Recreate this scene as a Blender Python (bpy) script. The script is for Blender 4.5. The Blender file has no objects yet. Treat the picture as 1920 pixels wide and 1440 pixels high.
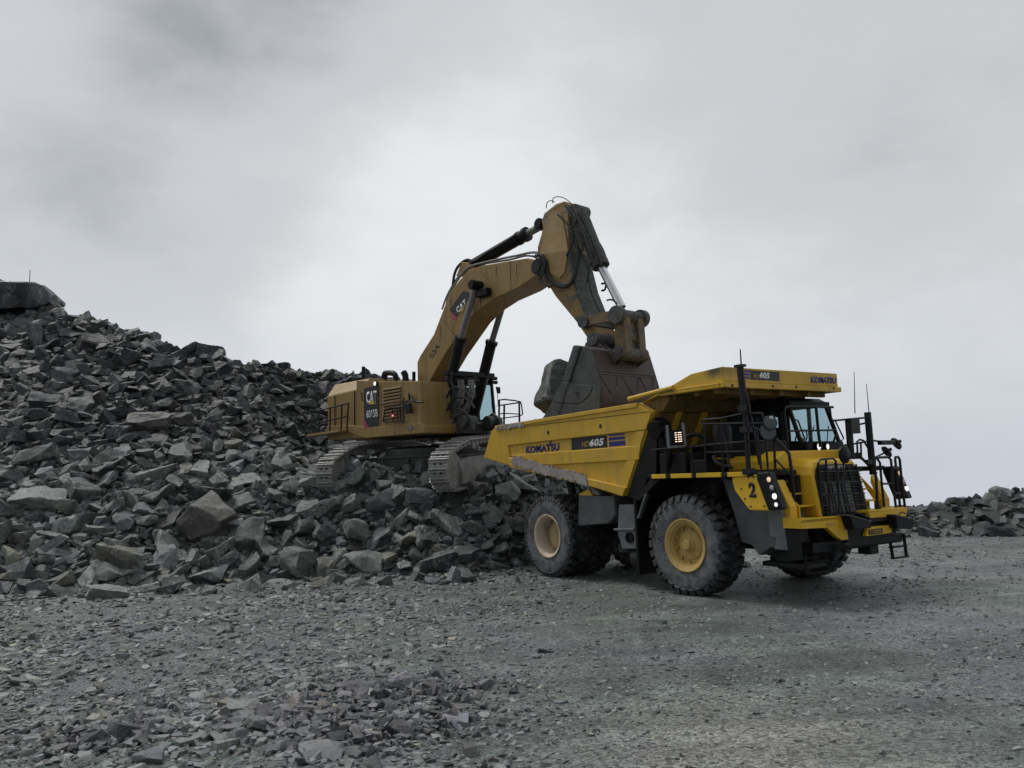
import bpy, bmesh, math, random
import numpy as np
from mathutils import Vector, Matrix, noise as mnoise

R = math.radians
scene = bpy.context.scene
col = scene.collection

# ------------------------------------------------------------------ camera
CAM_F, CAM_H, CAM_PITCH, CAM_ROLL = 1584.0, 2.71, R(6.04), R(2.17)     # focal length in photo pixels (photo 1920 wide)
cam_d = bpy.data.cameras.new('camera')
cam_d.sensor_fit = 'HORIZONTAL'
cam_d.sensor_width = 36.0
cam_d.lens = 36.0 * CAM_F / 1920.0
cam_d.clip_end = 6000
cam = bpy.data.objects.new('camera', cam_d)
col.objects.link(cam)
_fw = Vector((0, math.cos(CAM_PITCH), math.sin(CAM_PITCH)))
_up0 = Vector((0, -math.sin(CAM_PITCH), math.cos(CAM_PITCH)))
_rt0 = Vector((1, 0, 0))
_rt = _rt0 * math.cos(CAM_ROLL) - _up0 * math.sin(CAM_ROLL)
_up = _up0 * math.cos(CAM_ROLL) + _rt0 * math.sin(CAM_ROLL)
_m = Matrix((_rt, _up, -_fw)).transposed().to_4x4()
_m.translation = Vector((0, 0, CAM_H))
cam.matrix_world = _m
scene.camera = cam

# ------------------------------------------------------------------ view
scene.view_settings.view_transform = 'Standard'
scene.view_settings.look = 'None'
scene.view_settings.exposure = 0.12
scene.view_settings.gamma = 1.0

# ------------------------------------------------------------------ world: thick cloud layer over a Nishita sky
SUN_EL, SUN_AZ = R(58), R(-50)
world = bpy.data.worlds.new('World')
scene.world = world
world.use_nodes = True
wt = world.node_tree
wt.nodes.clear()
def wn(t, **kw):
    n = wt.nodes.new(t)
    for k, v in kw.items():
        setattr(n, k, v)
    return n
def wmath(op, a, b=None, clamp=False):
    n = wn('ShaderNodeMath', operation=op, use_clamp=clamp)
    for i, v in enumerate((a, b)):
        if v is None: continue
        if isinstance(v, (int, float)): n.inputs[i].default_value = v
        else: wt.links.new(v, n.inputs[i])
    return n.outputs[0]
out = wn('ShaderNodeOutputWorld')
bg = wn('ShaderNodeBackground')
sky = wn('ShaderNodeTexSky', sky_type='NISHITA')
sky.sun_disc = False
sky.sun_elevation = SUN_EL
sky.sun_rotation = SUN_AZ
tc = wn('ShaderNodeTexCoord')
nrm = wn('ShaderNodeVectorMath', operation='NORMALIZE')
wt.links.new(tc.outputs['Generated'], nrm.inputs[0])
sep = wn('ShaderNodeSeparateXYZ')
wt.links.new(nrm.outputs[0], sep.inputs[0])
def wnoise(scale, detail, rough, dist, seed):
    mp = wn('ShaderNodeMapping')
    mp.inputs['Location'].default_value = seed
    mp.inputs['Rotation'].default_value = (0, R(-24), R(10))
    mp.inputs['Scale'].default_value = (0.85, 1.0, 1.5)
    wt.links.new(nrm.outputs[0], mp.inputs[0])
    n = wn('ShaderNodeTexNoise')
    n.inputs['Scale'].default_value = scale
    n.inputs['Detail'].default_value = detail
    n.inputs['Roughness'].default_value = rough
    n.inputs['Distortion'].default_value = dist
    wt.links.new(mp.outputs[0], n.inputs['Vector'])
    return n.outputs['Fac']
def blob(px, py, width, amount):
    """a broad lighter or darker bank of cloud around one direction of the sky"""
    d = _fw + _rt * ((px - 960) / CAM_F) - _up * ((py - 720) / CAM_F)
    d.normalize()
    dn = wn('ShaderNodeVectorMath', operation='DISTANCE')
    dn.inputs[1].default_value = d
    wt.links.new(nrm.outputs[0], dn.inputs[0])
    q = wmath('DIVIDE', dn.outputs['Value'], width)
    e = wmath('POWER', 2.718, wmath('MULTIPLY', wmath('MULTIPLY', q, q), -1.0))
    return wmath('MULTIPLY', e, amount)
v = wmath('MULTIPLY', wmath('SUBTRACT', wnoise(2.6, 5, 0.5, 0.2, (3.1, 1.7, 0.4)), 0.5), 0.36)
v = wmath('ADD', v, wmath('MULTIPLY', wmath('SUBTRACT', wnoise(7.5, 8, 0.55, 0.25, (7.3, 4.2, 2.2)), 0.5), 0.27))
for b in SKY_BLOBS if 'SKY_BLOBS' in globals() else [
        (320, 30, 0.20, -0.29), (660, -70, 0.18, -0.20), (40, 270, 0.15, -0.10), (760, 380, 0.24, 0.13), (1150, 120, 0.2, 0.04), (30, 60, 0.07, 0.06), (1450, -60, 0.24, -0.12), (330, 520, 0.12, -0.04),
        (820, 620, 0.2, 0.09), (1620, 420, 0.25, -0.05), (250, 450, 0.14, -0.05), (1850, 200, 0.22, -0.04), (1300, 620, 0.2, 0.06)]:
    v = wmath('ADD', v, blob(*b))
v = wmath('ADD', v, wmath('MULTIPLY', wmath('MINIMUM', sep.outputs[1], 0.0), 0.62))  # unseen sky behind the camera darkened to cut fill on facing surfaces
v = wmath('ADD', v, wmath('MULTIPLY', wmath('POWER', wmath('MAXIMUM', sep.outputs[2], 0.0), 3.0), 0.25))
v = wmath('ADD', v, 0.645, clamp=True)
ramp = wn('ShaderNodeValToRGB')
ramp.color_ramp.interpolation = 'EASE'
cr = ramp.color_ramp.elements
cr[0].position, cr[0].color = 0.22, (0.28, 0.295, 0.305, 1)
cr[1].position, cr[1].color = 0.86, (0.78, 0.80, 0.805, 1)
e = cr.new(0.52); e.color = (0.56, 0.578, 0.59, 1)
wt.links.new(v, ramp.inputs[0])
# towards the horizon the cloud layer thins to a pale blue-grey
hz = wmath('POWER', wmath('SUBTRACT', 1.0, wmath('MINIMUM', wmath('MULTIPLY', wmath('MAXIMUM', sep.outputs[2], 0.0), 4.2), 1.0)), 1.6)
hm = wn('ShaderNodeMix', data_type='RGBA')
wt.links.new(wmath('MULTIPLY', hz, 0.72), hm.inputs['Factor'])
wt.links.new(ramp.outputs[0], hm.inputs['A'])
hm.inputs['B'].default_value = (0.52, 0.55, 0.64, 1)
# sky seen through the cloud layer
sk = wn('ShaderNodeMix', data_type='RGBA', blend_type='MIX')
sks = wn('ShaderNodeMix', data_type='RGBA', blend_type='MULTIPLY')
sks.inputs['Factor'].default_value = 1.0
wt.links.new(sky.outputs[0], sks.inputs['A'])
sks.inputs['B'].default_value = (0.1, 0.1, 0.1, 1)
sk.inputs['Factor'].default_value = 0.94
wt.links.new(sks.outputs['Result'], sk.inputs['A'])
wt.links.new(hm.outputs['Result'], sk.inputs['B'])
wt.links.new(sk.outputs['Result'], bg.inputs['Color'])
bg.inputs['Strength'].default_value = 1.0
wt.links.new(bg.outputs[0], out.inputs[0])

# ------------------------------------------------------------------ sun behind the cloud
sun_d = bpy.data.lights.new('sun', 'SUN')
sun_d.energy = 1.5
sun_d.angle = R(16)
sun_d.color = (1.0, 0.97, 0.93)
sun = bpy.data.objects.new('sun', sun_d)
col.objects.link(sun)
# the light comes from ahead-left and above
_sd = Vector((math.sin(SUN_AZ) * math.cos(SUN_EL), math.cos(SUN_AZ) * math.cos(SUN_EL), math.sin(SUN_EL)))
sun.rotation_euler = _sd.to_track_quat('Z', 'Y').to_euler()

# ------------------------------------------------------------------ materials
def new_mat(name):
    m = bpy.data.materials.new(name)
    m.use_nodes = True
    nt = m.node_tree
    return m, nt, nt.nodes['Principled BSDF']
def node(nt, t, **kw):
    n = nt.nodes.new(t)
    for k, v in kw.items(): setattr(n, k, v)
    return n
def tex_noise(nt, vec, scale, detail=4, rough=0.55, dist=0.0):
    n = node(nt, 'ShaderNodeTexNoise')
    n.inputs['Scale'].default_value = scale
    n.inputs['Detail'].default_value = detail
    n.inputs['Roughness'].default_value = rough
    n.inputs['Distortion'].default_value = dist
    nt.links.new(vec, n.inputs['Vector'])
    return n.outputs['Fac']
def ramp2(nt, fac, p0, p1, c0=(0, 0, 0, 1), c1=(1, 1, 1, 1)):
    r = node(nt, 'ShaderNodeValToRGB')
    r.color_ramp.elements[0].position, r.color_ramp.elements[0].color = p0, c0
    r.color_ramp.elements[1].position, r.color_ramp.elements[1].color = p1, c1
    nt.links.new(fac, r.inputs[0])
    return r.outputs[0]
def mixc(nt, fac, a, b, blend='MIX'):
    n = node(nt, 'ShaderNodeMix', data_type='RGBA', blend_type=blend)
    for s, v in (('Factor', fac), ('A', a), ('B', b)):
        if hasattr(v, 'is_output'): nt.links.new(v, n.inputs[s])
        elif s == 'Factor': n.inputs[s].default_value = v
        else: n.inputs[s].default_value = (*v[:3], 1)
    return n.outputs['Result']
def mathn(nt, op, a, b=0.0, clamp=False):
    n = node(nt, 'ShaderNodeMath', operation=op, use_clamp=clamp)
    for i, v in enumerate((a, b)):
        if hasattr(v, 'is_output'): nt.links.new(v, n.inputs[i])
        else: n.inputs[i].default_value = v
    return n.outputs[0]
def obj_coord(nt, scale=(1, 1, 1)):
    t = node(nt, 'ShaderNodeTexCoord')
    mp = node(nt, 'ShaderNodeMapping')
    mp.inputs['Scale'].default_value = scale
    nt.links.new(t.outputs['Object'], mp.inputs[0])
    return mp.outputs[0]
def bump(nt, bsdf, h, strength, dist):
    b = node(nt, 'ShaderNodeBump')
    b.inputs['Strength'].default_value = strength
    b.inputs['Distance'].default_value = dist
    nt.links.new(h, b.inputs['Height'])
    nt.links.new(b.outputs[0], bsdf.inputs['Normal'])

def paint(name, base, dirt=(0.13, 0.105, 0.08), amount=0.35, rough=0.42, speck=0.5, stain=None):
    """machine paint: slight fading, patches of dust, runs and dark specks of thrown mud"""
    m, nt, b = new_mat(name)
    c = obj_coord(nt)
    big = tex_noise(nt, c, 0.9, 5, 0.6, 0.4)
    run = tex_noise(nt, obj_coord(nt, (3.5, 3.5, 0.35)), 1.6, 5, 0.65)
    fine = tex_noise(nt, c, 22, 4, 0.7)
    fade = mixc(nt, ramp2(nt, big, 0.35, 0.7), base, [min(1, x * 1.18 + 0.012) for x in base])
    d = mathn(nt, 'MULTIPLY', ramp2(nt, run, 0.50, 0.74), amount)
    col1 = mixc(nt, d, fade, dirt)
    d2 = mathn(nt, 'MULTIPLY', ramp2(nt, mathn(nt, 'MULTIPLY', fine, mathn(nt, 'ADD', big, 0.45)), 0.60, 0.68), speck)
    col2 = mixc(nt, d2, col1, [x * 0.35 for x in dirt])
    nt.links.new(col2, b.inputs['Base Color'])
    if stain:
        mp = node(nt, 'ShaderNodeMapping'); mp.inputs['Location'].default_value = [-q * s_ for q, s_ in zip(stain[0], stain[1])]; mp.inputs['Scale'].default_value = stain[1]
        tcn = node(nt, 'ShaderNodeTexCoord'); nt.links.new(tcn.outputs['Object'], mp.inputs[0])
        ln = node(nt, 'ShaderNodeVectorMath', operation='LENGTH'); nt.links.new(mp.outputs[0], ln.inputs[0])
        stk = tex_noise(nt, obj_coord(nt, (9, 9, 0.8)), 2.0, 4, 0.6)
        msk = mathn(nt, 'MULTIPLY', mathn(nt, 'SUBTRACT', mathn(nt, 'ADD', 1.0, mathn(nt, 'MULTIPLY', stk, 0.8)), mathn(nt, 'MULTIPLY', ln.outputs['Value'], 1.25), clamp=True), 0.9)
        col2 = mixc(nt, msk, col2, (0.03, 0.027, 0.024))
        nt.links.new(col2, b.inputs['Base Color'])
    r = mathn(nt, 'ADD', mathn(nt, 'MULTIPLY', d, 0.5), rough)
    r = mathn(nt, 'ADD', r, mathn(nt, 'MULTIPLY', fine, 0.16), clamp=True)
    nt.links.new(r, b.inputs['Roughness'])
    bump(nt, b, mathn(nt, 'ADD', mathn(nt, 'MULTIPLY', big, 0.6), mathn(nt, 'MULTIPLY', fine, 0.12)), 0.25, 0.02)
    return m
def plain(name, base, rough=0.5, metal=0.0, vary=0.25, scale=6.0, bmp=0.15, spec=0.5):
    m, nt, b = new_mat(name)
    c = obj_coord(nt)
    n = tex_noise(nt, c, scale, 5, 0.6)
    nt.links.new(mixc(nt, ramp2(nt, n, 0.3, 0.72), [x * (1 - vary) for x in base], [min(1, x * (1 + vary)) for x in base]), b.inputs['Base Color'])
    nt.links.new(mathn(nt, 'ADD', mathn(nt, 'MULTIPLY', n, 0.3), rough - 0.15, clamp=True), b.inputs['Roughness'])
    b.inputs['Metallic'].default_value = metal
    b.inputs['Specular IOR Level'].default_value = spec
    if bmp: bump(nt, b, tex_noise(nt, c, scale * 5, 4, 0.6), bmp, 0.01)
    return m
def lamp_mat(name, c, s):
    m, nt, b = new_mat(name)
    b.inputs['Base Color'].default_value = (0.8, 0.8, 0.8, 1)
    b.inputs['Emission Color'].default_value = (*c, 1)
    b.inputs['Emission Strength'].default_value = s
    b.inputs['Roughness'].default_value = 0.2
    return m
M = {}
M['yellow'] = paint('truck_yellow', (0.54, 0.33, 0.020), amount=0.6, dirt=(0.27, 0.205, 0.125), speck=0.7)
M['yellow_canopy'] = paint('sooty_canopy_yellow', (0.54, 0.33, 0.020), amount=0.6, dirt=(0.27, 0.205, 0.125), speck=0.7, stain=((5.86, -2.0, 4.72), (3.2, 0.9, 4.5)))
M['yellow_grimy'] = paint('grimy_underside_yellow', (0.17, 0.105, 0.018), amount=0.8, dirt=(0.06, 0.05, 0.04), speck=0.9, rough=0.7)  # body yellow darkened: the shade under the canopy is put into the colour
M['yellow_clean'] = paint('truck_front_yellow', (0.66, 0.40, 0.006), amount=0.2, speck=0.35, rough=0.38)
M['yellow_rim'] = paint('wheel_yellow', (0.42, 0.285, 0.085), dirt=(0.16, 0.13, 0.10), amount=0.5, rough=0.55)
M['rim_dusty'] = paint('dusty_wheel_cream', (0.50, 0.42, 0.31), dirt=(0.14, 0.105, 0.085), amount=0.8, rough=0.7)
M['tan'] = paint('excavator_yellow', (0.262, 0.163, 0.046), dirt=(0.085, 0.072, 0.055), amount=0.60, speck=0.6, rough=0.45)
def caked(name, base, d1, d2, th=0.44):
    m, nt, b = new_mat(name)
    c = obj_coord(nt)
    n1 = tex_noise(nt, c, 1.4, 6, 0.68, 0.6)
    n2 = tex_noise(nt, c, 9, 5, 0.72)
    mask = ramp2(nt, mathn(nt, 'ADD', mathn(nt, 'MULTIPLY', n1, 0.7), mathn(nt, 'MULTIPLY', n2, 0.3)), th, th + 0.09)
    dirt = mixc(nt, ramp2(nt, n2, 0.38, 0.66), d1, d2)
    nt.links.new(mixc(nt, mask, base, dirt), b.inputs['Base Color'])
    b.inputs['Roughness'].default_value = 0.72
    bump(nt, b, mathn(nt, 'ADD', mathn(nt, 'MULTIPLY', mask, 0.8), mathn(nt, 'MULTIPLY', n2, 0.5)), 0.5, 0.03)
    return m
M['caked'] = caked('mud_caked_steel', (0.055, 0.055, 0.048), (0.03, 0.032, 0.031), (0.12, 0.125, 0.12))
M['tan_caked'] = caked('mud_splashed_tan', (0.24, 0.150, 0.05), (0.045, 0.048, 0.044), (0.115, 0.115, 0.10), 0.50)
M['link_caked'] = caked('mud_caked_link', (0.20, 0.135, 0.055), (0.045, 0.045, 0.040), (0.125, 0.12, 0.10), 0.44)
M['tan_dirty'] = paint('muddy_excavator_yellow', (0.28, 0.165, 0.05), dirt=(0.07, 0.072, 0.066), amount=1.0, speck=0.9, rough=0.6)
M['black'] = plain('black_paint', (0.008, 0.008, 0.009), 0.5, spec=0.22)
M['deck_black'] = plain('black_deck_steel', (0.012, 0.012, 0.013), 0.6, bmp=0.4, scale=14, spec=0.25)
M['rail'] = plain('black_rail_paint', (0.010, 0.010, 0.012), 0.45, bmp=0.0, spec=0.3)
M['grey'] = plain('grey_chassis_paint', (0.085, 0.09, 0.092), 0.6, vary=0.35, scale=2.5)
M['light_grey'] = plain('pale_grey_panel', (0.16, 0.165, 0.17), 0.6, vary=0.3, scale=3)
M['dark_grey'] = plain('dark_grey_steel', (0.022, 0.023, 0.024), 0.6, vary=0.4, scale=3, spec=0.3)
M['carbody'] = plain('dark_green_grey_steel', (0.045, 0.052, 0.048), 0.6, vary=0.4, scale=2)
M['chrome'] = plain('polished_rod', (0.62, 0.62, 0.63), 0.28, metal=1.0, vary=0.1, bmp=0)
M['hose'] = plain('hydraulic_hose', (0.02, 0.021, 0.021), 0.5, bmp=0, spec=0.35)
M['pipe_grey'] = plain('steel_pipe', (0.16, 0.16, 0.155), 0.45, metal=0.3, bmp=0)
M['bucket_side'] = plain('worn_bucket_steel', (0.066, 0.072, 0.069), 0.62, vary=0.55, scale=2.2, bmp=0.6)
M['bucket_back'] = plain('rust_brown_bucket_steel', (0.047, 0.033, 0.033), 0.6, vary=0.5, scale=2.6, bmp=0.6)
M['pad'] = plain('track_pad_steel', (0.30, 0.29, 0.28), 0.5, metal=0.25, vary=0.35, scale=9)
M['track_frame'] = plain('dusty_track_frame', (0.22, 0.21, 0.20), 0.7, vary=0.35, scale=3, bmp=0.4)
M['rim_hub'] = paint('dusty_hub_cream', (0.38, 0.29, 0.15), dirt=(0.13, 0.10, 0.08), amount=0.7, rough=0.7)
M['mud'] = plain('dried_mud', (0.33, 0.295, 0.275), 0.95, vary=0.3, scale=9, bmp=1.0)
M['navy'] = plain('navy_lettering', (0.018, 0.019, 0.17), 0.45, vary=0.1, bmp=0)
M['white'] = plain('white_lettering', (0.75, 0.75, 0.74), 0.5, vary=0.08, bmp=0)
M['gold'] = plain('gold_lettering', (0.50, 0.30, 0.06), 0.5, vary=0.08, bmp=0)
M['logo_yellow'] = plain('logo_yellow', (0.62, 0.40, 0.02), 0.5, vary=0.05, bmp=0)
M['letter_black'] = plain('black_lettering', (0.012, 0.012, 0.012), 0.5, vary=0.05, bmp=0)
M['red'] = plain('red_reflector', (0.35, 0.02, 0.02), 0.35, bmp=0)
M['pink'] = plain('red_stripe', (0.40, 0.045, 0.10), 0.5, bmp=0)
M['mirror'] = plain('mirror_face', (0.35, 0.37, 0.38), 0.12, metal=0.9, vary=0.1, bmp=0)
M['lens'] = plain('lamp_lens', (0.45, 0.45, 0.44), 0.15, vary=0.1, bmp=0)
M['lamp_white'] = lamp_mat('lit_headlamp', (1.0, 0.97, 0.9), 0.85)
M['lamp_warm'] = lamp_mat('lit_amber_lamp', (1.0, 0.62, 0.22), 0.5)
M['lamp_red'] = lamp_mat('lit_red_lamp', (1.0, 0.08, 0.12), 0.9)
M['lamp_panel'] = lamp_mat('lit_panel_slots', (1.0, 0.72, 0.52), 1.5)
def rubber():
    m, nt, b = new_mat('tyre_rubber')
    c = obj_coord(nt)
    n = tex_noise(nt, c, 3.5, 6, 0.68)
    n2 = tex_noise(nt, c, 26, 4, 0.7)
    f = ramp2(nt, mathn(nt, 'MULTIPLY', n, mathn(nt, 'ADD', n2, 0.5)), 0.42, 0.66)
    nt.links.new(mixc(nt, f, (0.014, 0.014, 0.015), (0.075, 0.076, 0.08)), b.inputs['Base Color'])
    b.inputs['Roughness'].default_value = 0.75
    bump(nt, b, n2, 0.4, 0.02)
    return m
M['rubber'] = rubber()
def sidewall():
    m, nt, b = new_mat('dusty_tyre_sidewall')
    c = obj_coord(nt)
    n = tex_noise(nt, c, 4.0, 6, 0.68)
    n2 = tex_noise(nt, c, 40, 4, 0.75)
    f = ramp2(nt, mathn(nt, 'MULTIPLY', n, mathn(nt, 'ADD', n2, 0.5)), 0.36, 0.58)
    nt.links.new(mixc(nt, f, (0.045, 0.045, 0.048), (0.155, 0.157, 0.165)), b.inputs['Base Color'])
    b.inputs['Roughness'].default_value = 0.85
    bump(nt, b, n2, 0.5, 0.02)
    return m
M['sidewall'] = sidewall()
def glass(name, tint):
    m, nt, b = new_mat(name)
    b.inputs['Base Color'].default_value = (*tint, 1)
    b.inputs['Roughness'].default_value = 0.04
    b.inputs['Transmission Weight'].default_value = 1.0
    b.inputs['IOR'].default_value = 1.12
    b.inputs['Specular IOR Level'].default_value = 0.8
    return m
M['glass'] = glass('cab_glass', (0.60, 0.72, 0.75))
def rock_mat(name, dark, mid, vein, attr=False, bstr=0.55, noise_scale=1.0):
    """fractured rock: every stone has its own tint (object random, or a face attribute in merged rubble), pale veins, rough faces"""
    m, nt, b = new_mat(name)
    t = node(nt, 'ShaderNodeTexCoord')
    c = t.outputs['Object']
    if attr:
        a = node(nt, 'ShaderNodeAttribute', attribute_name='tint')
        rnd = a.outputs['Fac']
        vec = c
    else:
        oi = node(nt, 'ShaderNodeObjectInfo')
        rnd = oi.outputs['Random']
        vm = node(nt, 'ShaderNodeVectorMath', operation='ADD')
        nt.links.new(c, vm.inputs[0])
        cb = node(nt, 'ShaderNodeCombineXYZ')
        nt.links.new(mathn(nt, 'MULTIPLY', rnd, 37.0), cb.inputs[0])
        nt.links.new(cb.outputs[0], vm.inputs[1])
        vec = vm.outputs[0]
    n1 = tex_noise(nt, vec, 1.7 * noise_scale, 6, 0.62, 0.3)
    n2 = tex_noise(nt, vec, 9 * noise_scale, 6, 0.7)
    n3 = tex_noise(nt, vec, 2.6 * noise_scale, 4, 0.6, 1.4)
    base = mixc(nt, rnd, dark, mid)
    base = mixc(nt, 1.0, base, ramp2(nt, n2, 0.3, 0.75, (0.62, 0.62, 0.63, 1), (1.75, 1.75, 1.72, 1)), 'MULTIPLY')
    base = mixc(nt, mathn(nt, 'MULTIPLY', ramp2(nt, n1, 0.55, 0.75), 0.35), base, (0.10, 0.088, 0.10))
    # some stones lean to lilac, some to brown
    r2 = mathn(nt, 'FRACT', mathn(nt, 'MULTIPLY', rnd, 17.31))
    base = mixc(nt, mathn(nt, 'MULTIPLY', ramp2(nt, r2, 0.72, 0.88), 0.5), base, mixc(nt, 1.0, base, (1.06, 0.95, 1.22), 'MULTIPLY'))
    base = mixc(nt, mathn(nt, 'MULTIPLY', ramp2(nt, r2, 0.06, 0.14, (1, 1, 1, 1), (0, 0, 0, 1)), 0.8), base, mixc(nt, 1.0, base, (1.30, 1.08, 0.90), 'MULTIPLY'))
    if not attr:
        ge = node(nt, 'ShaderNodeNewGeometry')
        chip = mathn(nt, 'MULTIPLY', ramp2(nt, ge.outputs['Pointiness'], 0.515, 0.57), ramp2(nt, n2, 0.38, 0.62))
        base = mixc(nt, mathn(nt, 'MULTIPLY', chip, 0.55), base, [min(0.5, x * 2.6) for x in mid])
    ve = mathn(nt, 'ABSOLUTE', mathn(nt, 'SUBTRACT', n3, 0.5))
    ve = ramp2(nt, mathn(nt, 'ADD', ve, mathn(nt, 'MULTIPLY', mathn(nt, 'SUBTRACT', 0.72, n1), 0.16)), 0.022, 0.05, (1, 1, 1, 1), (0, 0, 0, 1))
    base = mixc(nt, mathn(nt, 'MULTIPLY', ve, 0.55), base, vein)
    nt.links.new(base, b.inputs['Base Color'])
    nt.links.new(mathn(nt, 'ADD', mathn(nt, 'MULTIPLY', n2, 0.45), 0.24, clamp=True), b.inputs['Roughness'])
    n4 = tex_noise(nt, vec, 34 * noise_scale, 3, 0.7)
    bump(nt, b, mathn(nt, 'ADD', mathn(nt, 'ADD', n2, mathn(nt, 'MULTIPLY', n1, 1.2)), mathn(nt, 'MULTIPLY', n4, 0.25)), bstr, 0.12 / noise_scale)
    return m
M['rock'] = rock_mat('grey_green_rock', (0.034, 0.039, 0.040), (0.155, 0.178, 0.166), (0.40, 0.41, 0.40))
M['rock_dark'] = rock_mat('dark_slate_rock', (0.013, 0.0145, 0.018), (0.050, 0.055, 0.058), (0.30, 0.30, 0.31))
M['rock_block'] = rock_mat('green_grey_rock_block', (0.050, 0.058, 0.054), (0.056, 0.065, 0.060), (0.2, 0.21, 0.2))
M['rock_brown'] = rock_mat('brown_grey_rock', (0.066, 0.065, 0.058), (0.075, 0.073, 0.065), (0.30, 0.29, 0.27))
M['rubble'] = rock_mat('broken_rock', (0.020, 0.023, 0.025), (0.165, 0.188, 0.175), (0.36, 0.37, 0.36), attr=True)
M['gravel'] = rock_mat('crushed_stone', (0.040, 0.046, 0.047), (0.240, 0.268, 0.252), (0.30, 0.31, 0.31), attr=True, bstr=0.5, noise_scale=3.0)
M['gravel_dark'] = rock_mat('violet_grey_crushed_stone', (0.034, 0.036, 0.041), (0.180, 0.186, 0.195), (0.30, 0.30, 0.32), attr=True, bstr=0.5, noise_scale=3.0)
M['foot'] = rock_mat('pale_loose_stone', (0.085, 0.095, 0.092), (0.15, 0.162, 0.155), (0.34, 0.34, 0.33), noise_scale=2.0)

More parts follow.
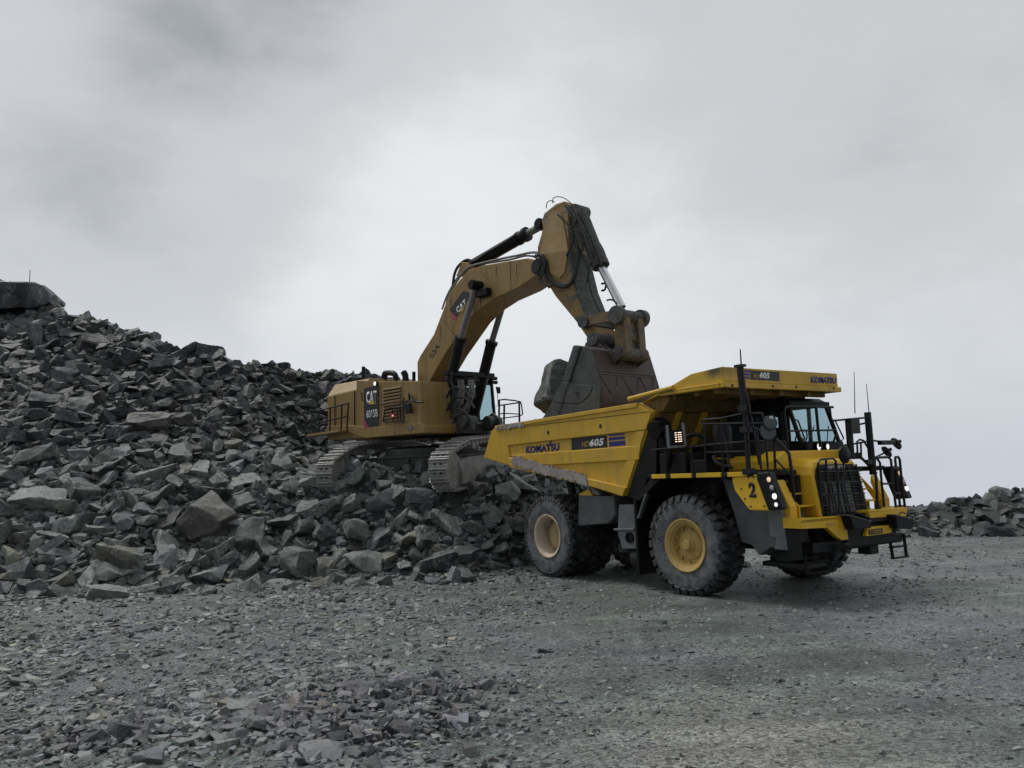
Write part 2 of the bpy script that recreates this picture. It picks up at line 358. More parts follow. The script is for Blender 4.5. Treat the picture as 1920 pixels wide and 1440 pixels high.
# ------------------------------------------------------------------ mesh builder
def _tri(poly):
    """ear clipping of a simple polygon -> triangles of indices"""
    from mathutils.geometry import tessellate_polygon
    return tessellate_polygon([[Vector((p[0], p[1], 0)) for p in poly]])
class MB:
    def __init__(self):
        self.bm = bmesh.new()
    def face(self, pts):
        vs = [self.bm.verts.new(p) for p in pts]
        return self.bm.faces.new(vs)
    def box(self, c, s, rot=None, mat=None):
        m = Matrix.Translation(c)
        if rot is not None: m = m @ rot.to_4x4()
        m = m @ Matrix.Diagonal((s[0], s[1], s[2], 1))
        bmesh.ops.create_cube(self.bm, size=1.0, matrix=m)
        return self
    def span(self, a, b):
        a, b = Vector(a), Vector(b)
        return self.box((a + b) / 2, [abs(b[i] - a[i]) for i in range(3)])
    def prism(self, poly, f0, f1):
        """poly: list of (u, v); f0/f1 map (u, v) to the two end points"""
        a = [self.bm.verts.new(f0(*p)) for p in poly]
        b = [self.bm.verts.new(f1(*p)) for p in poly]
        n = len(poly)
        for t in _tri(poly):
            self.bm.faces.new([a[i] for i in t])
            self.bm.faces.new([b[i] for i in reversed(t)])
        for i in range(n):
            j = (i + 1) % n
            self.bm.faces.new((a[i], a[j], b[j], b[i]))
        return self
    def xz(self, poly, y0, y1):
        return self.prism(poly, lambda u, v: (u, y0, v), lambda u, v: (u, y1, v))
    def yz(self, poly, x0, x1):
        return self.prism(poly, lambda u, v: (x0, u, v), lambda u, v: (x1, u, v))
    def xy(self, poly, z0, z1):
        return self.prism(poly, lambda u, v: (u, v, z0), lambda u, v: (u, v, z1))
    def cyl(self, p0, p1, r0, r1=None, seg=16, cap=True):
        p0, p1 = Vector(p0), Vector(p1)
        r1 = r0 if r1 is None else r1
        d = p1 - p0
        m = Matrix.Translation((p0 + p1) / 2) @ d.to_track_quat('Z', 'Y').to_matrix().to_4x4()
        bmesh.ops.create_cone(self.bm, cap_ends=cap, segments=seg, radius1=r0, radius2=r1, depth=d.length, matrix=m)
        return self
    def tube(self, pts, r, seg=8, smooth_n=0):
        pts = [Vector(p) for p in pts]
        if smooth_n and len(pts) > 2:
            q = []
            ext = [2 * pts[0] - pts[1]] + pts + [2 * pts[-1] - pts[-2]]
            for i in range(1, len(ext) - 2):
                p0, p1, p2, p3 = ext[i - 1:i + 3]
                for k in range(smooth_n):
                    t = k / smooth_n
                    q.append(0.5 * ((2 * p1) + (p2 - p0) * t + (2 * p0 - 5 * p1 + 4 * p2 - p3) * t * t + (3 * p1 - p0 - 3 * p2 + p3) * t ** 3))
            q.append(pts[-1])
            pts = q
        rings = []
        prev = None
        for i, p in enumerate(pts):
            d = (pts[min(i + 1, len(pts) - 1)] - pts[max(i - 1, 0)])
            if d.length < 1e-9: d = Vector((0, 0, 1))
            d.normalize()
            if prev is None:
                u = d.orthogonal().normalized()
            else:
                u = (prev - d * prev.dot(d))
                u = u.normalized() if u.length > 1e-6 else d.orthogonal().normalized()
            prev = u
            w = d.cross(u)
            rings.append([self.bm.verts.new(p + (u * math.cos(a) + w * math.sin(a)) * r) for a in [2 * math.pi * k / seg for k in range(seg)]])
        for a, b in zip(rings, rings[1:]):
            for k in range(seg):
                self.bm.faces.new((a[k], a[(k + 1) % seg], b[(k + 1) % seg], b[k]))
        self.bm.faces.new(list(reversed(rings[0])))
        self.bm.faces.new(rings[-1])
        return self
    def lathe(self, prof, c, axis='y', seg=48, sign=1):
        """prof: (radius, offset along axis)"""
        rings = []
        for r, o in prof:
            ring = []
            for k in range(seg):
                a = 2 * math.pi * k / seg
                u, w = r * math.cos(a), r * math.sin(a)
                if axis == 'y': p = (c[0] + u, c[1] + o * sign, c[2] + w)
                elif axis == 'x': p = (c[0] + o * sign, c[1] + u, c[2] + w)
                else: p = (c[0] + u, c[1] + w, c[2] + o * sign)
                ring.append(self.bm.verts.new(p))
            rings.append(ring)
        for a, b in zip(rings, rings[1:]):
            for k in range(seg):
                self.bm.faces.new((a[k], a[(k + 1) % seg], b[(k + 1) % seg], b[k]))
        return self
    def build(self, name, mat, parent=None, bevel=0.0, smooth=False, xf=None, angle=35, seg=2):
        bm = self.bm
        bmesh.ops.remove_doubles(bm, verts=bm.verts, dist=1e-5)
        bmesh.ops.recalc_face_normals(bm, faces=bm.faces)
        if xf is not None: bmesh.ops.transform(bm, matrix=xf, verts=bm.verts)
        me = bpy.data.meshes.new(name)
        bm.to_mesh(me)
        bm.free()
        o = bpy.data.objects.new(name, me)
        col.objects.link(o)
        me.materials.append(mat if not isinstance(mat, str) else M[mat])
        if parent is not None: o.parent = parent
        if bevel:
            b = o.modifiers.new('bevel', 'BEVEL')
            b.width = bevel; b.segments = seg; b.limit_method = 'ANGLE'; b.angle_limit = R(30)
            b.use_clamp_overlap = True
        if smooth:
            me.polygons.foreach_set('use_smooth', [True] * len(me.polygons))
            me.set_sharp_from_angle(angle=R(angle))
        return o
def empty(name, loc, rz, label, cat, group=None):
    o = bpy.data.objects.new(name, None)
    o.location = loc
    o.rotation_euler = (0, 0, rz)
    o.empty_display_size = 0.3
    col.objects.link(o)
    tag(o, label, cat, group)
    return o
def tag(o, label=None, cat=None, group=None, kind=None):
    if label: o['label'] = label
    if cat: o['category'] = cat
    if group: o['group'] = group
    if kind: o['kind'] = kind
    return o

# local frames of the two machines: origin and heading (clockwise from +X)
FRAME = {'truck': (Vector((2.52, 23.6, 0.0)), R(54.84)), 'exc': (Vector((-2.9, 28.6, 2.4)), R(46.0))}
def axes(k):
    o, p = FRAME[k]
    return o, Vector((math.cos(p), -math.sin(p), 0)), Vector((math.sin(p), math.cos(p), 0)), Vector((0, 0, 1))
def ray(px, py):
    return _fw + _rt * ((px - 960) / CAM_F) - _up * ((py - 720) / CAM_F)
def at(k, px, py, ax, val):
    """the point of a machine's plane x/y/z = val (metres, machine frame) seen at a photo pixel"""
    o, a, b, c = axes(k)
    d = ray(px, py)
    dl = [d.dot(v) for v in (a, b, c)]
    cl = [(Vector((0, 0, CAM_H)) - o).dot(v) for v in (a, b, c)]
    i = 'xyz'.index(ax)
    t = (val - cl[i]) / dl[i]
    return Vector([cl[j] + t * dl[j] for j in range(3)])
def tpx(ax, val, pts): return [at('truck', x, y, ax, val) for x, y in pts]
def epx(ax, val, pts): return [at('exc', x, y, ax, val) for x, y in pts]
def project(P):
    d = Vector(P) - Vector((0, 0, CAM_H))
    w = d.dot(_fw)
    return 960 + CAM_F * d.dot(_rt) / w, 720 - CAM_F * d.dot(_up) / w, w

def lettering(text, p00, p10, p01, mat, parent, name='lettering', bold=0.0, shear=0.0, lift=0.0, depth=0.006):
    """raised lettering that fills the parallelogram p00 (bottom left), p10 (bottom right), p01 (top left)"""
    cu = bpy.data.curves.new('letters', 'FONT')
    cu.body = text
    cu.size = 1.0
    cu.shear = shear
    cu.offset = bold
    cu.resolution_u = 3
    cu.space_character = 1.0 + bold * 1.5
    ob = bpy.data.objects.new('letters', cu)
    col.objects.link(ob)
    dg = bpy.context.evaluated_depsgraph_get()
    me = bpy.data.meshes.new_from_object(ob.evaluated_get(dg))
    bpy.data.objects.remove(ob)
    bpy.data.curves.remove(cu)
    n = len(me.vertices)
    co = np.empty(n * 3); me.vertices.foreach_get('co', co); co = co.reshape(-1, 3)
    lo, hi = co.min(0), co.max(0)
    p00, p10, p01 = map(Vector, (p00, p10, p01))
    u, v = p10 - p00, p01 - p00
    nrm_ = u.cross(v).normalized()
    bm = bmesh.new()
    bm.from_mesh(me)
    bpy.data.meshes.remove(me)
    for vert in bm.verts:
        s = (vert.co.x - lo[0]) / (hi[0] - lo[0]); t = (vert.co.y - lo[1]) / (hi[1] - lo[1])
        vert.co = p00 + u * s + v * t + nrm_ * (lift + depth)
    r = bmesh.ops.extrude_face_region(bm, geom=bm.faces[:])
    bmesh.ops.translate(bm, vec=-nrm_ * depth, verts=[g for g in r['geom'] if isinstance(g, bmesh.types.BMVert)])
    bmesh.ops.recalc_face_normals(bm, faces=bm.faces)
    me2 = bpy.data.meshes.new(name)
    bm.to_mesh(me2); bm.free()
    o = bpy.data.objects.new(name, me2)
    me2.materials.append(M[mat])
    col.objects.link(o)
    o.parent = parent
    return o

# ================================================================== HAUL TRUCK
TO, TP = FRAME['truck']
truck = empty('haul_truck', TO, -TP, 'yellow dump truck with a black number 2 on its fender, parked at the rock heap', 'dump truck')
def pxz(y, pts):
    return [(p.x, p.z) for p in tpx('y', y, pts)]
def pyz(x, pts):
    return [(p.y, p.z) for p in tpx('x', x, pts)]

# ---- dump body
BY = 2.05
side = [(-2.35, 4.07), (3.60, 4.215), (4.05, 3.99), (2.97, 2.08), (1.61, 2.37), (-1.59, 2.89), (-3.03, 3.21), (-2.55, 3.97)]
b = MB()
for s in (-1, 1):
    b.xz(side, s * 2.03, s * 1.92)
b.xz([(2.97, 2.12), (1.61, 2.41), (-1.59, 2.93), (-3.0, 3.22), (-3.0, 3.34), (-1.5, 3.05), (1.7, 2.53), (3.05, 2.24)], -1.92, 1.92)
b.xz([(4.03, 3.98), (2.99, 2.12), (2.85, 2.16), (3.88, 4.05)], -1.92, 1.92)
for yy in (-1.3, -0.45, 0.45, 1.3):                                  # stiffeners on the front wall
    b.xz([(4.16, 3.97), (3.10, 2.12), (3.01, 2.16), (4.04, 4.0)], yy - 0.09, yy + 0.09)
body = b.build('dump_body', 'yellow', truck, bevel=0.015)
# raised side framing: upper band with the tail, middle band, front post, foot ledge
up_band = [(-2.35, 4.05), (3.58, 4.19), (4.03, 3.975), (3.80, 3.585), (-1.74, 3.495), (-1.68, 3.20), (-1.62, 2.915), (-3.01, 3.20), (-2.55, 3.95)]
mid_band = pxz(-BY, [(955.5, 853.5), (1202.5, 835), (1198.5, 862.5), (1020, 872.5)])
ledge = pxz(-BY, [(958.5, 857.5), (1019, 873), (1100, 895.5), (1178.5, 914), (1172.5, 930.5), (1101, 908.5), (961, 876)])
post = pxz(-BY, [(1194, 808.5), (1210.5, 806.5), (1176.5, 915), (1161.5, 911)])
for s in (-1, 1):
    for nm, pl, dep in (('upper_side_band', up_band, 2.085), ('middle_side_rib', mid_band, 2.080), ('foot_ledge', ledge, 2.15), ('front_side_post', post, 2.074)):
        MB().xz(pl, s * dep, s * 2.025).build(nm, 'yellow', body, bevel=0.02)
    t = MB().xz([(-2.30, 3.98), (3.57, 4.12), (3.60, 4.225), (-2.33, 4.085)], s * 2.12, s * 1.90)
    t.build('top_rail', 'yellow', body, bevel=0.015)
# a seam and two drain holes in the upper band
MB().xz(pxz(-BY, [(934, 805.5), (1222, 771), (1222, 772), (934, 806.5)]), -2.091, -2.08).build('seam', 'dark_grey', body)
for x, y in ((1027.8, 811), (1126, 799)):
    p = at('truck', x, y, 'y', -2.085)
    MB().cyl((p.x, -2.082, p.z), (p.x, -2.092, p.z), 0.05).build('drain_hole', 'letter_black', body)
# mud caked along the foot ledge
random.seed(5)
mb = MB()
for k in range(520):
    t_ = random.random()
    p = at('truck', 962 + 137 * t_, 863.5 + 36 * t_ + random.uniform(-4.5, 6.5), 'y', -2.15)
    sz = random.uniform(0.03, 0.085)
    mb.box((p.x, -2.15, p.z), (sz * 2.2, 0.025 + sz * 0.3, sz), Matrix.Rotation(random.uniform(0, 3), 3, 'Y'))
mb.build('mud_crust', 'mud', body)
mb = MB()
for k in range(70):
    t_ = random.random()
    p = at('truck', 932 + 50 * t_, 799 + random.uniform(0, 7) - 7 * t_, 'y', -2.1)
    mb.box((p.x, -2.10 - random.uniform(0.01, 0.025), p.z), (random.uniform(0.06, 0.18), 0.03, random.uniform(0.02, 0.06)), Matrix.Rotation(random.uniform(-.4, .4), 3, 'Y'))
mb.build('mud_crust', 'mud', body)

# ---- canopy over the cab
canopy_side = [(3.45, 4.24), (3.37, 4.30), (4.29, 4.43), (5.2, 4.72), (6.09, 4.77), (6.09, 4.34), (4.6, 4.27)]
c = MB()
c.xz([(4.29, 4.42), (5.2, 4.71), (6.08, 4.76), (6.08, 4.44), (4.3, 4.36), (3.6, 4.22)], -2.0, 2.0)
canopy = c.build('canopy', 'yellow_canopy', truck, bevel=0.02)
lp = MB()
lp.span((6.02, -2.06, 4.32), (6.125, 2.06, 4.435))
for s in (-1, 1):
    lp.xz([(4.25, 4.31), (6.02, 4.32), (6.02, 4.43), (4.25, 4.415)], s * 2.06, s * 1.9)
lp.build('canopy_lip', 'yellow', canopy, bevel=0.015)
for s in (-1, 1):
    MB().cyl((3.30, s * 2.08, 4.335), (4.75, s * 2.10, 4.455), 0.055).build('edge_pipe', 'yellow', canopy, smooth=True)
rb = MB()
for xx in (4.55, 5.2, 5.75):
    rb.span((xx - 0.05, -1.88, 4.22), (xx + 0.05, 1.88, 4.40))
for yy in (-1.0, 0.0, 1.0):
    rb.span((4.2, yy - 0.05, 4.20), (6.0, yy + 0.05, 4.38))
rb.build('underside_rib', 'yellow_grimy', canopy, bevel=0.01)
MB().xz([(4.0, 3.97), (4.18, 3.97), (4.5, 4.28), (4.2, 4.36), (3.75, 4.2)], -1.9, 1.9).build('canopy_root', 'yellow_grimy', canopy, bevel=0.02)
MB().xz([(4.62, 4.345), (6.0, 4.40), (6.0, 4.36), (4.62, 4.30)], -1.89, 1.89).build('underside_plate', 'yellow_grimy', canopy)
# front wall plate in shade colour; black block added for the shadowed gap ahead
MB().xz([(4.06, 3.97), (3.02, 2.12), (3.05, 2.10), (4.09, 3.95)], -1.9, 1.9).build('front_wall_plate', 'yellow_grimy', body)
MB().xz([(4.05, 3.86), (4.14, 3.72), (4.02, 2.57), (3.75, 2.5), (3.42, 2.0), (3.02, 2.06)], -2.04, -1.75).build('shadow_block', 'black', truck, bevel=0.02)
MB().xz([(4.05, 3.86), (4.14, 3.72), (4.02, 2.57), (3.75, 2.5), (3.42, 2.0), (3.02, 2.06)], 1.75, 2.04).build('shadow_block', 'black', truck, bevel=0.02)
# ---- lettering and decals on the body and the canopy
def decal(name, mat, k, ax, val, quad, thick, parent):
    o = tpx(ax, val, quad)
    n = Vector((0, -1, 0)) if ax == 'y' else Vector((1, 0, 0))
    m_ = MB()
    m_.prism([(0, 0), (1, 0), (1, 1), (0, 1)],
             lambda u, v: (o[0] * (1 - u) * (1 - v) + o[1] * u * (1 - v) + o[2] * u * v + o[3] * (1 - u) * v),
             lambda u, v: (o[0] * (1 - u) * (1 - v) + o[1] * u * (1 - v) + o[2] * u * v + o[3] * (1 - u) * v) + n * thick)
    return m_.build(name, mat, parent)
Q = tpx('y', -2.03, [(986.7, 850.8), (1049.2, 844.5), (986.3, 837.0)])
lettering('KOMATSU', Q[0], Q[1], Q[2], 'navy', body, bold=0.05, lift=0.003)
decal('lettering', 'navy', 0, 'y', -2.033, [(1030.0, 834.6), (1033.6, 831.2), (1034.6, 827.2), (1031.0, 828.0)], 0.008, body)
dp = decal('decal_panel', 'letter_black', 0, 'y', -2.03, [(1072.2, 844.3), (1139.2, 838.8), (1138.2, 815.8), (1071.2, 821.8)], 0.004, body)
Q = tpx('y', -2.034, [(1091.0, 838.3), (1103.8, 837.2), (1091.6, 828.2)])
lettering('HD', Q[0], Q[1], Q[2], 'gold', dp, bold=0.0, shear=0.2, lift=0.002)
Q = tpx('y', -2.034, [(1105.6, 838.0), (1132.4, 835.6), (1105.8, 823.6)])
lettering('605', Q[0], Q[1], Q[2], 'white', dp, bold=0.05, shear=0.15, lift=0.002)
for q in ([(1141.3, 818.2), (1171.8, 815.6), (1171.8, 812.2), (1141.2, 814.0)], [(1141.6, 826.6), (1172.2, 823.4), (1172.0, 817.6), (1141.4, 820.2)], [(1142.2, 837.6), (1173.2, 835.0), (1172.6, 825.4), (1141.8, 828.6)]):
    decal('stripe', 'navy', 0, 'y', -2.03, q, 0.004, body)
dp = decal('decal_panel', 'letter_black', 0, 'x', 6.08, [(1407.0, 711.6), (1461.0, 714.6), (1460.6, 697.6), (1406.6, 694.2)], 0.006, canopy)
Q = tpx('x', 6.086, [(1412.2, 709.0), (1422.6, 709.6), (1412.2, 700.8)])
lettering('HD', Q[0], Q[1], Q[2], 'gold', dp, shear=0.2, lift=0.002)
Q = tpx('x', 6.086, [(1424.0, 709.6), (1442.4, 710.8), (1424.0, 697.6)])
lettering('605', Q[0], Q[1], Q[2], 'white', dp, bold=0.05, shear=0.1, lift=0.002)
Q = tpx('x', 6.08, [(1520.4, 717.6), (1567.0, 719.4), (1520.4, 705.6)])
lettering('KOMATSU', Q[0], Q[1], Q[2], 'navy', canopy, bold=0.05, lift=0.003)
for k in range(3):
    y0 = 693.2 + k * 6.2
    decal('stripe', 'navy', 0, 'x', 6.08, [(1396, y0 + 4.4), (1405.6, y0 + 5.1), (1405.4, y0 + 0.7), (1395.8, y0)], 0.006, canopy)
for px, py in ((1373, 722.5), (1449, 724.2), (1493, 725.5), (1563, 728)):
    p = at('truck', px, py, 'x', 6.125)
    MB().cyl((6.12, p.y, p.z), (6.133, p.y, p.z), 0.03).build('bolt', 'dark_grey', canopy)

# ---- wheels
def tyre_mesh(kind):
    prof = [(0.50, 0.25), (0.545, 0.315), (0.60, 0.335), (0.74, 0.352), (0.88, 0.348), (0.955, 0.325), (0.995, 0.285), (1.005, 0.12), (1.008, 0.0),
            (1.005, -0.12), (0.995, -0.285), (0.955, -0.325), (0.88, -0.348), (0.74, -0.352), (0.60, -0.335), (0.545, -0.315), (0.50, -0.25)]
    m = MB()
    m.lathe(prof, (0, 0, 0), 'y', 72, -1)
    bm = m.bm
    def P(th, off, r): return bm.verts.new((r * math.cos(th), -off, r * math.sin(th)))
    def block(corners, r0, r1, inset=0.88):
        """corners: (theta, offset) around the block"""
        ct = sum(c[0] for c in corners) / len(corners); co = sum(c[1] for c in corners) / len(corners)
        a = [P(t, o, r0) for t, o in corners]
        bb = [P(ct + (t - ct) * inset, co + (o - co) * inset, r1) for t, o in corners]
        n = len(a)
        bm.faces.new(bb)
        for i in range(n): bm.faces.new((a[i], a[(i + 1) % n], bb[(i + 1) % n], bb[i]))
    rnd = random.Random(3 if kind == 'front' else 9)
    if kind == 'front':
        n = 30
        for k in range(n):
            for s in (-1, 1):
                t0 = 2 * math.pi * (k + (0.5 if s > 0 else 0)) / n
                w = 0.125
                block([(t0 - 0.02, s * 0.03), (t0 + w - 0.02, s * 0.03), (t0 + w + 0.05, s * 0.18), (t0 + w + 0.07, s * 0.318), (t0 + 0.045, s * 0.318), (t0 + 0.03, s * 0.18)], 0.985, 1.075)
                # the lug runs on down the shoulder
                v = []
                for (t, o, r) in ((t0 + 0.05, 0.30, 1.05), (t0 + w + 0.065, 0.30, 1.05), (t0 + w + 0.06, 0.352, 0.93), (t0 + 0.055, 0.352, 0.93)):
                    v.append((P(t, s * (o + 0.028), r), P(t, s * (o - 0.06), r - 0.03)))
                bm.faces.new([q[0] for q in v])
                for i in range(4): bm.faces.new((v[i][0], v[(i + 1) % 4][0], v[(i + 1) % 4][1], v[i][1]))
    else:
        n = 26
        for row, (o, hw) in enumerate(((-0.255, 0.062), (-0.09, 0.075), (0.09, 0.075), (0.255, 0.062))):
            for k in range(n):
                t0 = 2 * math.pi * (k + 0.5 * (row % 2) + rnd.uniform(-.06, .06)) / n
                w = 0.095 + rnd.uniform(-.008, .008)
                j = lambda q: q + rnd.uniform(-0.012, 0.012)
                block([(t0 - w, j(o - hw * 0.5)), (t0 - w * 0.4, j(o - hw)), (t0 + w * 0.6, j(o - hw)), (t0 + w, j(o + hw * 0.4)), (t0 + w * 0.4, j(o + hw)), (t0 - w * 0.6, j(o + hw))], 0.985, 1.068)
        for k in range(n * 2):
            for s in (-1, 1):
                t0 = math.pi * k / n
                v = []
                for (t, o, r) in ((t0, 0.30, 1.04), (t0 + 0.085, 0.30, 1.04), (t0 + 0.08, 0.352, 0.945), (t0 + 0.005, 0.352, 0.945)):
                    v.append((P(t, s * (o + 0.02), r), P(t, s * (o - 0.05), r - 0.03)))
                bm.faces.new([q[0] for q in v])
                for i in range(4): bm.faces.new((v[i][0], v[(i + 1) % 4][0], v[(i + 1) % 4][1], v[i][1]))
    return m
def make_tyre(kind, parent):
    o = tyre_mesh(kind).build('tyre', 'rubber', parent, smooth=True, angle=30)
    o.data.materials.append(M['sidewall'])
    for p in o.data.polygons:
        r = math.hypot(p.center.x, p.center.z)
        if abs(p.center.y) > 0.30 and r < 0.93: p.material_index = 1
    return o
def make_rim_front(parent):
    m = MB()
    m.lathe([(0.50, 0.20), (0.555, 0.325), (0.565, 0.345), (0.545, 0.352), (0.52, 0.335), (0.475, 0.315), (0.455, 0.305), (0.45, 0.27), (0.435, 0.262), (0.415, 0.265), (0.40, 0.20), (0.395, 0.14),
             (0.315, 0.135), (0.305, 0.16), (0.29, 0.165), (0.25, 0.155), (0.16, 0.19), (0.145, 0.225), (0.118, 0.232), (0.108, 0.30), (0.085, 0.318), (0.0, 0.32)], (0, 0, 0), 'y', 64, -1)
    for k in range(10):
        a = 2 * math.pi * (k + 0.3) / 10
        m.cyl((0.355 * math.cos(a), -0.13, 0.355 * math.sin(a)), (0.355 * math.cos(a), -0.185, 0.355 * math.sin(a)), 0.022, seg=6)
        m.box((0.375 * math.cos(a), -0.16, 0.375 * math.sin(a)), (0.05, 0.07, 0.05), Matrix.Rotation(-a, 3, 'Y'))
    m.cyl((0, -0.30, 0), (0, -0.325, 0), 0.10, seg=6)
    return m.build('rim', 'yellow_rim', parent, smooth=True, angle=40)
def make_rim_rear(parent):
    m = MB()
    m.lathe([(0.50, 0.20), (0.555, 0.325), (0.565, 0.345), (0.545, 0.352), (0.52, 0.34), (0.49, 0.32), (0.475, 0.29), (0.465, 0.10), (0.45, 0.0), (0.44, -0.14), (0.39, -0.16)], (0, 0, 0), 'y', 64, -1)
    rim = m.build('rim', 'rim_dusty', parent, smooth=True, angle=40)
    h = MB()
    h.lathe([(0.40, -0.16), (0.375, -0.10), (0.365, -0.02), (0.335, 0.0), (0.32, 0.02), (0.0, 0.03)], (0, 0, 0), 'y', 48, -1)
    for k in range(32):
        a = 2 * math.pi * k / 32
        h.cyl((0.345 * math.cos(a), 0.03, 0.345 * math.sin(a)), (0.345 * math.cos(a), -0.035, 0.345 * math.sin(a)), 0.022, seg=8)
    h.cyl((0.14, -0.02, 0.02), (0.14, -0.05, 0.02), 0.02)
    h.build('hub', 'rim_hub', parent, smooth=True, angle=40)
    return rim
def wheel(x, y, rz, kind):
    w = bpy.data.objects.new('wheel', None)
    col.objects.link(w)
    w.parent = truck
    w.location = (x, y, 1.05)
    w.rotation_euler = (0, 0, rz)
    return w
def fill(w, src):
    for o in src.children:
        c_ = o.copy(); col.objects.link(c_); c_.parent = w
wf = wheel(4.95, -1.905, R(2.4), 'front'); make_tyre('front', wf); make_rim_front(wf)
wr = wheel(0, -1.80, 0, 'rear'); make_tyre('rear', wr); make_rim_rear(wr)
fill(wheel(4.95, 1.905, R(182.4), 'front'), wf)
for y, rz in ((-1.04, 0.1), (1.04, math.pi), (1.80, math.pi + 0.2)):
    w2 = wheel(0, y, rz if abs(rz) > 1 else 0, 'rear')
    if abs(y) > 1.5: fill(w2, wr)
    else:
        c_ = [o for o in wr.children if o.name.startswith('tyre')][0].copy(); col.objects.link(c_); c_.parent = w2
        c_ = [o for o in wr.children if o.name.startswith('rim')][0].copy(); col.objects.link(c_); c_.parent = w2

# ---- chassis
ch = MB()
for s in (-1, 1):
    ch.span((-1.6, s * 0.75, 0.98), (7.2, s * 0.50, 1.48))
ch.span((6.9, -0.95, 0.9), (7.35, 0.95, 1.5))
ch.span((2.6, -0.75, 1.0), (3.0, 0.75, 1.9)); ch.span((-0.2, -0.7, 0.75), (0.2, 0.7, 1.35))
ch.cyl((-0.05, -1.5, 1.05), (-0.05, 1.5, 1.05), 0.38)
ch.cyl((0.2, 0, 1.1), (3.4, 0, 1.3), 0.12)
ch.span((3.2, -0.5, 0.85), (6.2, 0.5, 1.6))
ch.span((4.0, -0.9, 1.4), (6.6, 0.9, 2.4))
ch.build('chassis', 'dark_grey', truck, bevel=0.02)
for s in (-1, 1):
    MB().cyl((4.95, s * 1.15, 0.8), (4.85, s * 1.0, 2.3), 0.2).cyl((4.95, s * 1.2, 1.05), (4.95, s * 1.62, 1.05), 0.30).build('front_suspension', 'dark_grey', truck, smooth=True)
    MB().cyl((1.6, s * 0.95, 1.2), (2.4, s * 0.95, 2.55), 0.14).cyl((1.3, s * 0.95, 0.8), (1.65, s * 0.95, 1.3), 0.10).build('hoist_cylinder', 'dark_grey', truck, smooth=True)
    MB().cyl((-0.6, s * 0.55, 1.2), (-0.9, s * 0.6, 2.6), 0.12).build('rear_suspension', 'dark_grey', truck, smooth=True)
# side tanks and boxes between the wheels
tk = MB().xz(pxz(-1.95, [(1084.5, 928), (1151, 931), (1153, 966), (1141, 982), (1083.5, 986.5)]), -1.95, -1.2)
tk.build('side_tank', 'grey', truck, bevel=0.03)
MB().xz(pxz(-1.93, [(1085, 926.5), (1103.5, 916.5), (1110.5, 930), (1086, 931.5)]), -1.93, -1.2).build('bracket', 'yellow', truck, bevel=0.01)
MB().xz(pxz(-1.98, [(1104.5, 910), (1121, 921), (1124, 928), (1112, 926.5)]), -1.98, -1.7).build('bracket', 'light_grey', truck, bevel=0.01)
wb = MB()
wb.xz(pxz(-1.95, [(1160, 946), (1193, 946), (1193, 1029), (1167, 1029), (1158, 1000)]), -1.95, -1.25)
pa = pxz(-1.95, [(1154, 990.5), (1192, 990), (1192, 994.5), (1154, 995)])
wb.xz(pa, -2.02, -1.94)
p = at('truck', 1182, 1008, 'y', -1.95)
bx = wb.build('battery_box', 'light_grey', truck, bevel=0.02)
MB().lathe([(0.125, -0.02), (0.125, 0.03), (0.105, 0.03), (0.10, -0.015), (0.0, -0.010)], (p.x, -1.968, p.z), 'y', 28, -1).build('pipe_opening', 'black', bx, smooth=True)
MB().cyl((2.55, -1.6, 0.75), (2.55, -1.6, 0.95), 0.28).cyl((2.9, -1.7, 0.62), (3.3, -1.7, 0.62), 0.25).build('air_tank', 'dark_grey', truck, smooth=True)
MB().xz([(3.42, 2.06), (3.50, 2.06), (3.50, 0.32), (3.42, 0.32)], -2.22, -1.15).build('mud_flap', 'black', truck, bevel=0.01)
MB().xz(pxz(-2.2, [(1195, 972), (1210, 925), (1213, 927), (1199, 972)]), -2.22, -2.12).build('flap_bracket', 'grey', truck)
MB().xz([(3.5, 2.46), (7.0, 2.46), (7.0, 1.1), (6.4, 1.0), (6.0, 1.2), (3.9, 1.2), (3.5, 1.6)], -1.0, -0.92).build('inner_fender', 'dark_grey', truck)
MB().xz([(3.5, 2.46), (7.0, 2.46), (7.0, 1.1), (6.4, 1.0), (6.0, 1.2), (3.9, 1.2), (3.5, 1.6)], 0.92, 1.0).build('inner_fender', 'dark_grey', truck)
# grey valance ahead of the front wheel
val = MB().xz(pxz(-1.75, [(1352, 893), (1384, 905), (1409, 957), (1466, 957), (1479, 1030), (1445, 1026), (1424, 1042), (1409, 1022), (1390, 1016), (1375, 960)]), -1.75, -1.05)
val.build('front_valance', 'grey', truck, bevel=0.02)
MB().xz(pxz(-1.80, [(1438, 957), (1466, 956), (1474, 990), (1480, 1032), (1452, 1030), (1456, 1008), (1444, 1006)]), -1.80, -1.74).build('valance_plate', 'light_grey', truck, bevel=0.01)
MB().xz(pxz(-1.85, [(1471, 982), (1499, 985), (1503, 1050), (1481, 1052)]), -1.87, -1.82).build('mud_flap', 'black', truck, bevel=0.01)

